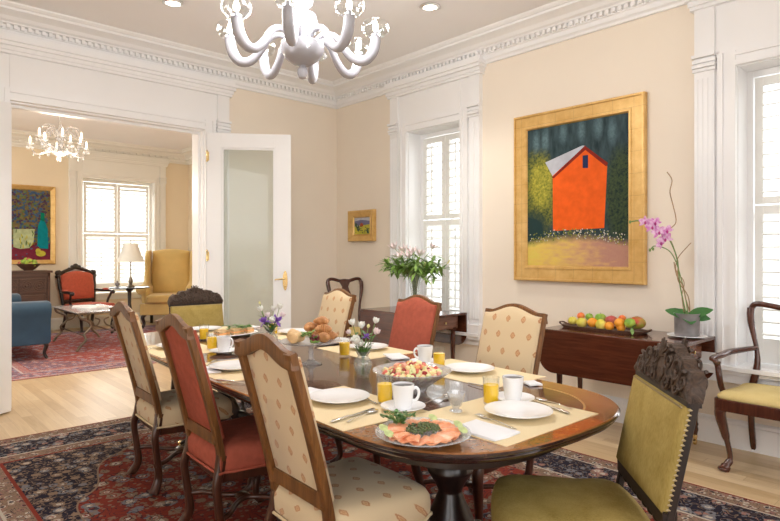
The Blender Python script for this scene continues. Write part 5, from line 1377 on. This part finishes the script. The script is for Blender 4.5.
# ------------------------------------------------------------------ living room furniture
# chest
cxr = ony(50, 300, 11.05).x
t = thing('carved_chest', 'dark carved oak chest under the still life in the living room', 'chest', (1.75, 11.22, 0)); w = cxr-1.75-.01; zt = ony(50, 270.5, 11.0).z
mb = MB(); mb.box(-w, w, -.22, .22, .10, zt-.035)
for s in (-1, 1):
    mb.box(s*w-.04, s*w+.0, -.24, .22, 0, zt-.035) if s > 0 else mb.box(-w, -w+.04, -.24, .22, 0, zt-.035)
mb.box(-w, w, -.24, -.22, zt-.10, zt-.035); mb.box(-w, w, -.235, -.22, .38, .43); mb.box(-w, w, -.235, -.22, .10, .16)
obj('body', mb, MT['oak_dark'], t, smooth=0, bevel=.004)
obj('lid', MB().box(-w-.03, w+.03, -.27, .23, zt-.035, zt), MT['oak_dark'], t, smooth=0, bevel=.006)
for k in range(3):
    x0, x1 = -w+.05+k*(2*w-.1)/3+.015, -w+.05+(k+1)*(2*w-.1)/3-.015; mb = MB(); mb.box(x0, x1, -.238, -.22, zt-.36, zt-.13)
    p = obj('carved_panel', mb, MT['oak_dark'], t, smooth=0, bevel=.006); mb = MB()
    for j in range(2):
        cxx = x0+(x1-x0)*(j+.5)/2
        for r_ in (.075, .045): mb.tube([(cxx+r_*math.cos(a), -.24, zt-.245+r_*math.sin(a)) for a in [2*PI*q/20 for q in range(21)]], .009, 6, (0, 1, 0))
        mb.ell((cxx, -.24, zt-.245), (.02, .012, .02))
    obj('carved_ring', mb, MT['oak_dark'], p)
    mb = MB(); mb.box(x0, x1, -.236, -.22, .45, zt-.40); obj('drawer', mb, MT['oak_dark'], t, smooth=0, bevel=.005)
# fruit bowl on chest
q = ony(28.5, 268, 11.1); bz = zt
t = thing('fruit_bowl', 'round bowl on the carved chest in the living room', 'bowl', (q.x, 11.1, bz))
mb = MB(); mb.lathe([(.0, .0), (.07, .0), (.07, .012), (.11, .04), (.16, .09), (.175, .11), (.168, .112), (.15, .09), (.10, .05), (.0, .03)], (0, 0, 0), 28); obj('bowl', mb, MT['oak_dark'], t)
for k in range(11):
    a = k*2.4; r_ = .040*math.sqrt(k); z = bz+.095+.085*(1-k/11)+.01*(k % 2); mb = MB(); mb.ell((0, 0, 0), (.036, .036, .035), nu=14, nv=10)
    o = obj('apple', mb, FM['green'] if k % 3 else FM['redm']); o.location = (q.x+r_*math.cos(a), 11.1+r_*math.sin(a), z); tag(o, 'green or reddish apple heaped in the bowl on the carved chest', 'apple', 'apples in the living room bowl')

# red carved armchair
def parlour_chair():
    t = thing('carved_armchair', 'carved dark wood armchair with rust red upholstery beside the living room window', 'armchair', (2.98, 11.0, .013), -PI/2+.30)
    bx = lambda z: -.24-.10*max(0, (z-.42)/.65)
    sc = 1.0
    mb = MB(); ol = [(-.27, .52), (.27, .52), (.29, .75), (.285, .93)]+[(.285*(1-2*k/12), .95+.06*math.sin(PI*k/12)) for k in range(1, 12)]+[(-.285, .93), (-.29, .75)]
    mb.pad(ol, [(1, 0), (1, .03), (.96, .045), (.8, .06), (.4, .068), (.02, .07)], lambda y, z, h: (bx(z)+h, y, z)); obj('backrest', mb, MT['red_far'], t, smooth=60)
    mb = MB()
    for s in (-1, 1):
        mb.sweep(interp([(bx(.4), s*.27, .38), (bx(.6), s*.295, .6), (bx(.8), s*.32, .80), (bx(.95), s*.325, .95)], 5), rsec(.045, .05, .4), (1, 0, 0))
        for a, b, r_ in ((.33, .98, .045), (.345, .92, .032), (.30, 1.0, .03)): mb.ell((bx(b), s*a, b), (.035, r_, r_))
    path = interp([(bx(.97), -.3, .96), (bx(1), -.2, 1.01), (bx(1.05), -.08, 1.05), (bx(1.08), 0, 1.07), (bx(1.05), .08, 1.05), (bx(1), .2, 1.01), (bx(.97), .3, .96)], 5)
    mb.sweep(path, rsec(.045, .055, .4), (1, 0, 0))
    for y, z, r_ in ((0, 1.10, .05), (-.06, 1.085, .035), (.06, 1.085, .035), (-.12, 1.05, .03), (.12, 1.05, .03)): mb.ell((bx(z), y, z), (.03, r_, r_*.8))
    mb.sweep([(bx(.49), -.27, .49), (bx(.49), .27, .49)], rsec(.04, .05), (1, 0, 0))
    obj('back_frame', mb, MT['black_wood'], t, smooth=60)
    ol = [tuple(q_[:2]) for q_ in interp([(-.24, -.27, 0), (-.24, .27, 0), (.1, .32, 0), (.30, .32, 0), (.34, 0, 0), (.30, -.32, 0), (.1, -.32, 0)], 5, True)]
    mb = MB(); mb.pad(ol, [(.97, .36), (1, .37), (1, .42), (.95, .445), (.7, .46), (.02, .47)], lambda a, b, h: (a, b, h)); obj('seat', mb, MT['red_far'], t, smooth=60)
    mb = MB(); mb.pad(ol, [(.96, .30), (.98, .31), (.98, .365)], lambda a, b, h: (a, b, h)); obj('seat_rail', mb, MT['black_wood'], t, smooth=50)
    for s in (-1, 1):
        mb = MB(); mb.sweep(interp([(.28, s*.28, .34), (.30, s*.30, .26), (.28, s*.28, .14), (.27, s*.27, .05), (.30, s*.29, 0)], 5), rsec(.05, .05, .5), (1, 0, 0), [1.2-.5*min(1, i/12) for i in range(21)]); obj('leg', mb, MT['black_wood'], t, smooth=60)
        mb = MB(); mb.sweep(interp([(-.22, s*.25, .36), (-.24, s*.25, .2), (-.30, s*.26, 0)], 5), rsec(.045, .045, .4), (1, 0, 0)); obj('leg', mb, MT['black_wood'], t, smooth=60)
        mb = MB(); mb.sweep(interp([(bx(.66), s*.30, .67), (-.1, s*.36, .66), (.08, s*.38, .66), (.16, s*.37, .64)], 5), rsec(.035, .045, .45), (0, 1, 0)); mb.sweep(interp([(.1, s*.31, .36), (.06, s*.34, .48), (.1, s*.36, .58), (.14, s*.37, .65)], 5), rsec(.035, .035, .45), (0, 1, 0)); mb.ell((.17, s*.37, .64), (.035, .035, .035))
        a_ = obj('arm', mb, MT['black_wood'], t, smooth=60)
        mb = MB(); mb.ell((-.04, s*.365, .685), (.09, .026, .018)); obj('arm_pad', mb, MT['red_far'], a_)
    return t
parlour_chair()

# coffee table with glass top
t = thing('coffee_table', 'iron coffee table with scrolled legs and glass top in the living room', 'table', (2.52, 9.22, .013)); zt = .525
hx_, hy_ = .30, .62
obj('glass_top', MB().box(-hx_-.04, hx_+.04, -hy_-.04, hy_+.04, zt-.012, zt), MT['cut_glass'], t, smooth=0, bevel=.003)
mb = MB()
for s in (-1, 1):
    mb.sweep([(s*hx_, -hy_, zt-.025), (s*hx_, hy_, zt-.025)], rsec(.022, .026), (0, 0, 1)); mb.sweep([(-hx_, s*hy_, zt-.025), (hx_, s*hy_, zt-.025)], rsec(.022, .026), (0, 0, 1))
    mb.tube([(s*hx_*.75, -hy_+.06, .20), (s*hx_*.75, hy_-.06, .20)], .009, 6)
obj('top_frame', mb, MT['iron'], t)
for sx_ in (-1, 1):
    for sy_ in (-1, 1):
        mb = MB(); mb.tube(interp([(sx_*hx_, sy_*hy_, zt-.02), (sx_*hx_*.92, sy_*hy_, .44), (sx_*hx_*.55, sy_*(hy_-.02), .38), (sx_*hx_*.5, sy_*(hy_-.02), .30), (sx_*hx_*.75, sy_*(hy_-.02), .22), (sx_*hx_*.7, sy_*hy_, .14), (sx_*hx_*.95, sy_*hy_, .06), (sx_*hx_*1.05, sy_*hy_, .0)], 5), .016, 8)
        mb.tube(interp([(sx_*hx_*.5, sy_*(hy_-.02), .30), (sx_*hx_*.2, sy_*(hy_-.02), .33), (sx_*hx_*.1, sy_*(hy_-.02), .40), (sx_*hx_*.3, sy_*(hy_-.02), .43)], 5), .010, 6)
        mb.ell((sx_*hx_*1.05, sy_*hy_, .012), (.024, .024, .012)); obj('leg', mb, MT['iron'], t, smooth=60)
for k, (dx, dy, dz, rz, w_, l_, h_, lb) in enumerate(((.02, -.15, 0, .2, .30, .40, .022, 'large white book at the bottom of the pile on the coffee table'), (-.03, .28, .0, -.3, .24, .34, .012, 'white magazine lying flat on the coffee table'), (.03, -.12, .0225, .5, .22, .30, .014, 'white magazine on top of the large book'))):
    mb = MB(); mb.box(-w_/2, w_/2, -l_/2, l_/2, 0, .002); mb.box(-w_/2, w_/2, -l_/2, l_/2, h_-.002, h_); mb.box(-w_/2+.003, w_/2-.003, -l_/2+.003, l_/2-.003, .002, h_-.002); mb.box(-w_/2, -w_/2+.002, -l_/2, l_/2, .002, h_-.002)
    o = obj('book' if k == 0 else 'magazine', mb, MT['paper'], smooth=0); o.location = (2.52+dx, 9.2+dy, .0136+zt+dz); o.rotation_euler = (0, 0, rz); tag(o, lb, 'book' if k == 0 else 'magazine', 'reading matter on the coffee table')

# blue sofa (faces +x), only its end shows
t = thing('blue_sofa', 'blue upholstered sofa with rolled arms in the living room', 'sofa', (1.34, 9.2, .013))
sx0, sx1, sy0, sy1 = -.50, .50, -.98, .98
def rolled(sy):
    mb = MB(); R = []
    prof = [(0, .20), (.20, .20), (.20, .50), (.23, .56), (.25, .63), (.22, .70), (.14, .725), (.05, .71), (-.02, .66), (-.03, .60), (.0, .54)]
    s = 1 if sy > 0 else -1; yb = sy-s*.20
    R = [[(x, yb+s*a*.95, z) for a, z in prof] for x in (sx0+.05, sx0+.2, 0, sx1-.06, sx1-.04)]
    R[-1] = [(sx1-.03, yb+s*(.1+(a-.1)*.93), .45+(z-.45)*.95) for a, z in prof]
    mb.rings(R); return mb
for sy in (sy0, sy1): obj('arm', rolled(sy), MT['blue'], t, smooth=50)
obj('body', MB().box(sx0+.02, sx1-.02, sy0+.05, sy1-.05, .18, .36), MT['blue'], t, smooth=0, bevel=.03, seg=3)
mb = MB(); pr_ = [(sx0+.0, .2), (sx0+.22, .2), (sx0+.20, .6), (sx0+.17, .83), (sx0+.08, .90), (sx0-.04, .86), (sx0-.05, .75)]
mb.rings([[(a, y, z) for a, z in pr_] for y in (sy0+.04, sy1-.04)]); obj('backrest', mb, MT['blue'], t, smooth=50, bevel=.02)
for k in range(3):
    y0_ = sy0+.2+k*.525; obj('seat_cushion', MB().box(sx0+.2, sx1, y0_, y0_+.515, .36, .50), MT['blue'], t, smooth=0, bevel=.04, seg=3)
    obj('back_cushion', MB().box(sx0+.17, sx0+.34, y0_, y0_+.515, .50, .86), MT['blue'], t, smooth=0, bevel=.05, seg=3)
for sy in (-1, 1):
    for x in (sx0+.1, sx1-.08):
        mb = MB(); mb.sweep(interp([(x, sy*.86, .22), (x+.02, sy*.88, .16), (x+.0, sy*.87, .07), (x+.025, sy*.885, 0)], 5), rsec(.05, .05, .5), (1, 0, 0), [1.2-.5*min(1, i/10) for i in range(16)]); obj('leg', mb, MT['black_wood'], t, smooth=60)
mb = MB(); mb.ell((0, 0, 0), (.05, .19, .19), None, 16, 12, lambda d: 1+.12*abs(d.y*d.z)); o = obj('throw_pillow', mb, MT['wing']); o.location = (1.36, 9.66, .74); o.rotation_euler = (0, -.3, .3); tag(o, 'yellow throw pillow on the blue sofa', 'pillow')

# wing chair
WCX, WCY = 4.26, 10.65
t = thing('wing_chair', 'tall yellow wing chair in the corner of the living room', 'armchair', (WCX, WCY, .013), -PI/2-.48); t.scale = (1.12, 1.12, 1.04)
k = 1.10
bx = lambda z: -.32-.12*(z-.4)
mb = MB(); ol = [(-.27, .46), (.27, .46), (.28, .8), (.27, 1.15)]+[(.27*(1-2*q/12), 1.19+.04*math.sin(PI*q/12)) for q in range(13)]+[(-.27, 1.15), (-.28, .8)]
mb.pad([(a*k, b*k) for a, b in ol], [(1, -.08), (1, .04), (.97, .06), (.85, .085), (.5, .10), (.02, .105)], lambda y, z, h: (bx(z)+h, y, z)); obj('backrest', mb, MT['wing'], t, smooth=60)
for s in (-1, 1):
    mb = MB(); R = []
    for z, x1, wd in ((.42, .30, .09), (.55, .33, .10), (.66, .33, .12), (.72, .20, .10), (.78, -.02, .075), (.95, -.08, .07), (1.15, -.09, .07), (1.26, -.14, .07), (1.32, -.26, .06)):
        x0 = bx(z)-.06; yc = s*(.33+.02*(z > .7)); R.append([(x0, yc-wd/2, z), (x0+.02, yc-wd/2-.005, z), ((x0+x1)/2, yc-wd/2, z), (x1-.02, yc-wd*.45, z), (x1, yc, z), (x1-.02, yc+wd*.45, z), ((x0+x1)/2, yc+wd/2, z), (x0, yc+wd/2, z)])
    mb.rings(R); obj('wing', mb, MT['wing'], t, smooth=70)
    mb = MB(); mb.tube([(-.1, s*.36, .63), (.1, s*.37, .645), (.32, s*.37, .65), (.345, s*.37, .65)], [.07, .085, .085, .06], 14); obj('arm', mb, MT['wing'], t, smooth=60)
obj('seat_base', MB().box(-.32, .38, -.39, .39, .22, .42), MT['wing'], t, smooth=0, bevel=.02)
obj('seat_cushion', MB().box(-.26, .44, -.30, .30, .42, .56), MT['wing'], t, smooth=0, bevel=.045, seg=4)
for s in (-1, 1):
    mb = MB(); mb.sweep(interp([(.32, s*.32, .24), (.35, s*.35, .18), (.33, s*.33, .08), (.36, s*.36, 0)], 5), rsec(.055, .055, .5), (1, 0, 0), [1.25-.5*min(1, i/10) for i in range(16)]); obj('leg', mb, MT['black_wood'], t, smooth=60)
    mb = MB(); mb.sweep(interp([(-.26, s*.3, .24), (-.3, s*.3, .12), (-.38, s*.31, 0)], 5), rsec(.045, .045, .4), (1, 0, 0)); obj('leg', mb, MT['black_wood'], t, smooth=60)

# lamp table + lamp
q = ony(129.5, 287.5, 10.1); LX, LY = q.x, 10.1; zt = q.z
t = thing('pedestal_side_table', 'dark round pedestal table between the window and the wing chair', 'table', (LX, LY, .01))
mb = MB(); mb.lathe([(.0, zt-.012), (.30, zt-.012), (.315, zt-.006), (.315, zt+.004), (.305, zt+.008), (.29, zt), (.0, zt)], (0, 0, -.01), 40, wob=lambda a, z: .02*math.sin(a*8)); obj('tabletop', mb, MT['black_wood'], t)
mb = MB(); mb.lathe([(.05, zt-.012), (.06, zt-.04), (.03, zt-.07), (.025, .5), (.04, .4), (.05, .33), (.03, .27), (.04, .24), (.02, .20)], (0, 0, -.01), 20, True, True); obj('pedestal', mb, MT['black_wood'], t)
for k in range(3):
    a = -PI/2+k*2*PI/3+.3; mb = MB(); mb.sweep(interp([(.03*math.cos(a), .03*math.sin(a), .24), (.12*math.cos(a), .12*math.sin(a), .22), (.2*math.cos(a), .2*math.sin(a), .08), (.28*math.cos(a), .28*math.sin(a), .015)], 5), rsec(.035, .03, .5), (0, 0, 1)); obj('leg', mb, MT['black_wood'], t)
t = thing('table_lamp', 'brass table lamp with white bell shade on the pedestal table', 'lamp', (LX+.02, LY, zt+.0035))
mb = MB(); mb.lathe([(.0, .0), (.065, .0), (.07, .015), (.03, .04), (.02, .06), (.035, .09), (.03, .14), (.012, .17), (.010, .40), (.03, .43), (.035, .46), (.015, .49), (.008, .52), (.008, .78)], (0, 0, 0), 20, True, True); obj('lamp_base', mb, MT['iron'], t)
s0, s1 = ony(130, 262, LY).z-zt, ony(130, 243.5, LY).z-zt
mb = MB(); mb.lathe([(.215, s0), (.19, s0+.05), (.15, s0+.14), (.115, s1-.05), (.11, s1), (.107, s1), (.112, s1-.05), (.147, s0+.14), (.187, s0+.05), (.212, s0)], (0, 0, 0), 32, wob=lambda a, z: .03*abs(math.sin(a*4))); obj('lamp_shade', mb, MT['shade'], t)
mb = MB(); mb.ell((0, 0, s0+.1), (.03, .03, .045)); obj('bulb', mb, MT['crystal_bulb'], t)
t = thing('small_ornament', 'small pale figurine beside the lamp on the pedestal table', 'ornament', (LX-.20, LY-.03, zt+.0035))
mb = MB(); mb.lathe([(.0, 0), (.03, 0), (.035, .01), (.015, .02), (.03, .045), (.04, .06), (.03, .08), (.01, .09)], (0, 0, 0), 14, True, True); obj('body', mb, MT['pot'], t); mb = MB(); mb.ell((0, 0, .1), (.016, .016, .018)); obj('finial', mb, MT['pot'], t)

# ------------------------------------------------------------------ lights
def light(name, typ, loc, energy, col=(1, 1, 1), rot=(0, 0, 0), **k):
    l = bpy.data.lights.new(name, typ); l.energy = energy; l.color = col
    for a, b in k.items(): setattr(l, a, b)
    o = bpy.data.objects.new(name, l); C.objects.link(o); o.location = loc; o.rotation_euler = rot; return o
# daylight entering through each window (outside the glass, pointing in)
light('window_daylight', 'AREA', (XR+.45, (W1[0]+W1[1])/2, 1.7), 8, (.97, .98, 1), (0, PI/2, 0), shape='RECTANGLE', size=2.0, size_y=.9)
light('window_daylight', 'AREA', (XR+.45, (W2[0]+W2[1])/2, 1.7), 8, (.97, .98, 1), (0, PI/2, 0), shape='RECTANGLE', size=2.0, size_y=.9)
light('window_daylight', 'AREA', ((LW[0]+LW[1])/2, YF+.45, 1.7), 60, (1, .98, .95), (-PI/2, 0, 0), shape='RECTANGLE', size=1.2, size_y=2.0)
for k in range(8):
    a = a_cam-math.radians(10)+k*PI/4; light('chandelier_glow', 'POINT', (CHX+.391*math.cos(a), CHY+.391*math.sin(a), 2.235+.40), 9, (1, .97, .94), shadow_soft_size=.05)
light('living_chandelier_glow', 'POINT', (LCX, LCY, 2.2), 60, (1, .84, .66), shadow_soft_size=.2)
for u, v in ((430, 6), (173, 2)):
    p = onz(u, v, ZC); light('downlight_beam', 'SPOT', (p.x, p.y, ZC-.04), 60, (1, .92, .82), (0, 0, 0), spot_size=math.radians(110), spot_blend=.8, shadow_soft_size=.06)

w = bpy.data.worlds.new('World'); bpy.context.scene.world = w; w.use_nodes = True
bg = w.node_tree.nodes['Background']; wt = w.node_tree
tc = wt.nodes.new('ShaderNodeTexCoord'); sp = wt.nodes.new('ShaderNodeSeparateXYZ'); rp = wt.nodes.new('ShaderNodeValToRGB')
wt.links.new(tc.outputs['Generated'], sp.inputs[0]); wt.links.new(sp.outputs[2], rp.inputs[0]); wt.links.new(rp.outputs[0], bg.inputs[0])
rp.color_ramp.elements[0].position = .0; rp.color_ramp.elements[0].color = (.45, .45, .43, 1); rp.color_ramp.elements[1].position = .03; rp.color_ramp.elements[1].color = (.99, .99, 1.0, 1); bg.inputs[1].default_value = 3.1

# ------------------------------------------------------------------ camera
cam = bpy.data.cameras.new('Camera'); co = bpy.data.objects.new('Camera', cam); C.objects.link(co)
cam.sensor_width = 36; cam.sensor_fit = 'HORIZONTAL'; cam.lens = FPX*36/780
cam.shift_y = -(260.5-HY)/780
co.location = (0, 0, CH); co.rotation_euler = (PI/2, 0, -AZ); cam.clip_start = .05
sc = bpy.context.scene; sc.camera = co
sc.view_settings.view_transform = 'Standard'; sc.view_settings.look = 'None'; sc.view_settings.exposure = .2; sc.view_settings.gamma = 1
sc.cycles.use_denoising = True; sc.cycles.max_bounces = 8; sc.cycles.diffuse_bounces = 5; sc.cycles.transparent_max_bounces = 24; sc.cycles.caustics_reflective = False; sc.cycles.caustics_refractive = False; sc.cycles.sample_clamp_indirect = 4
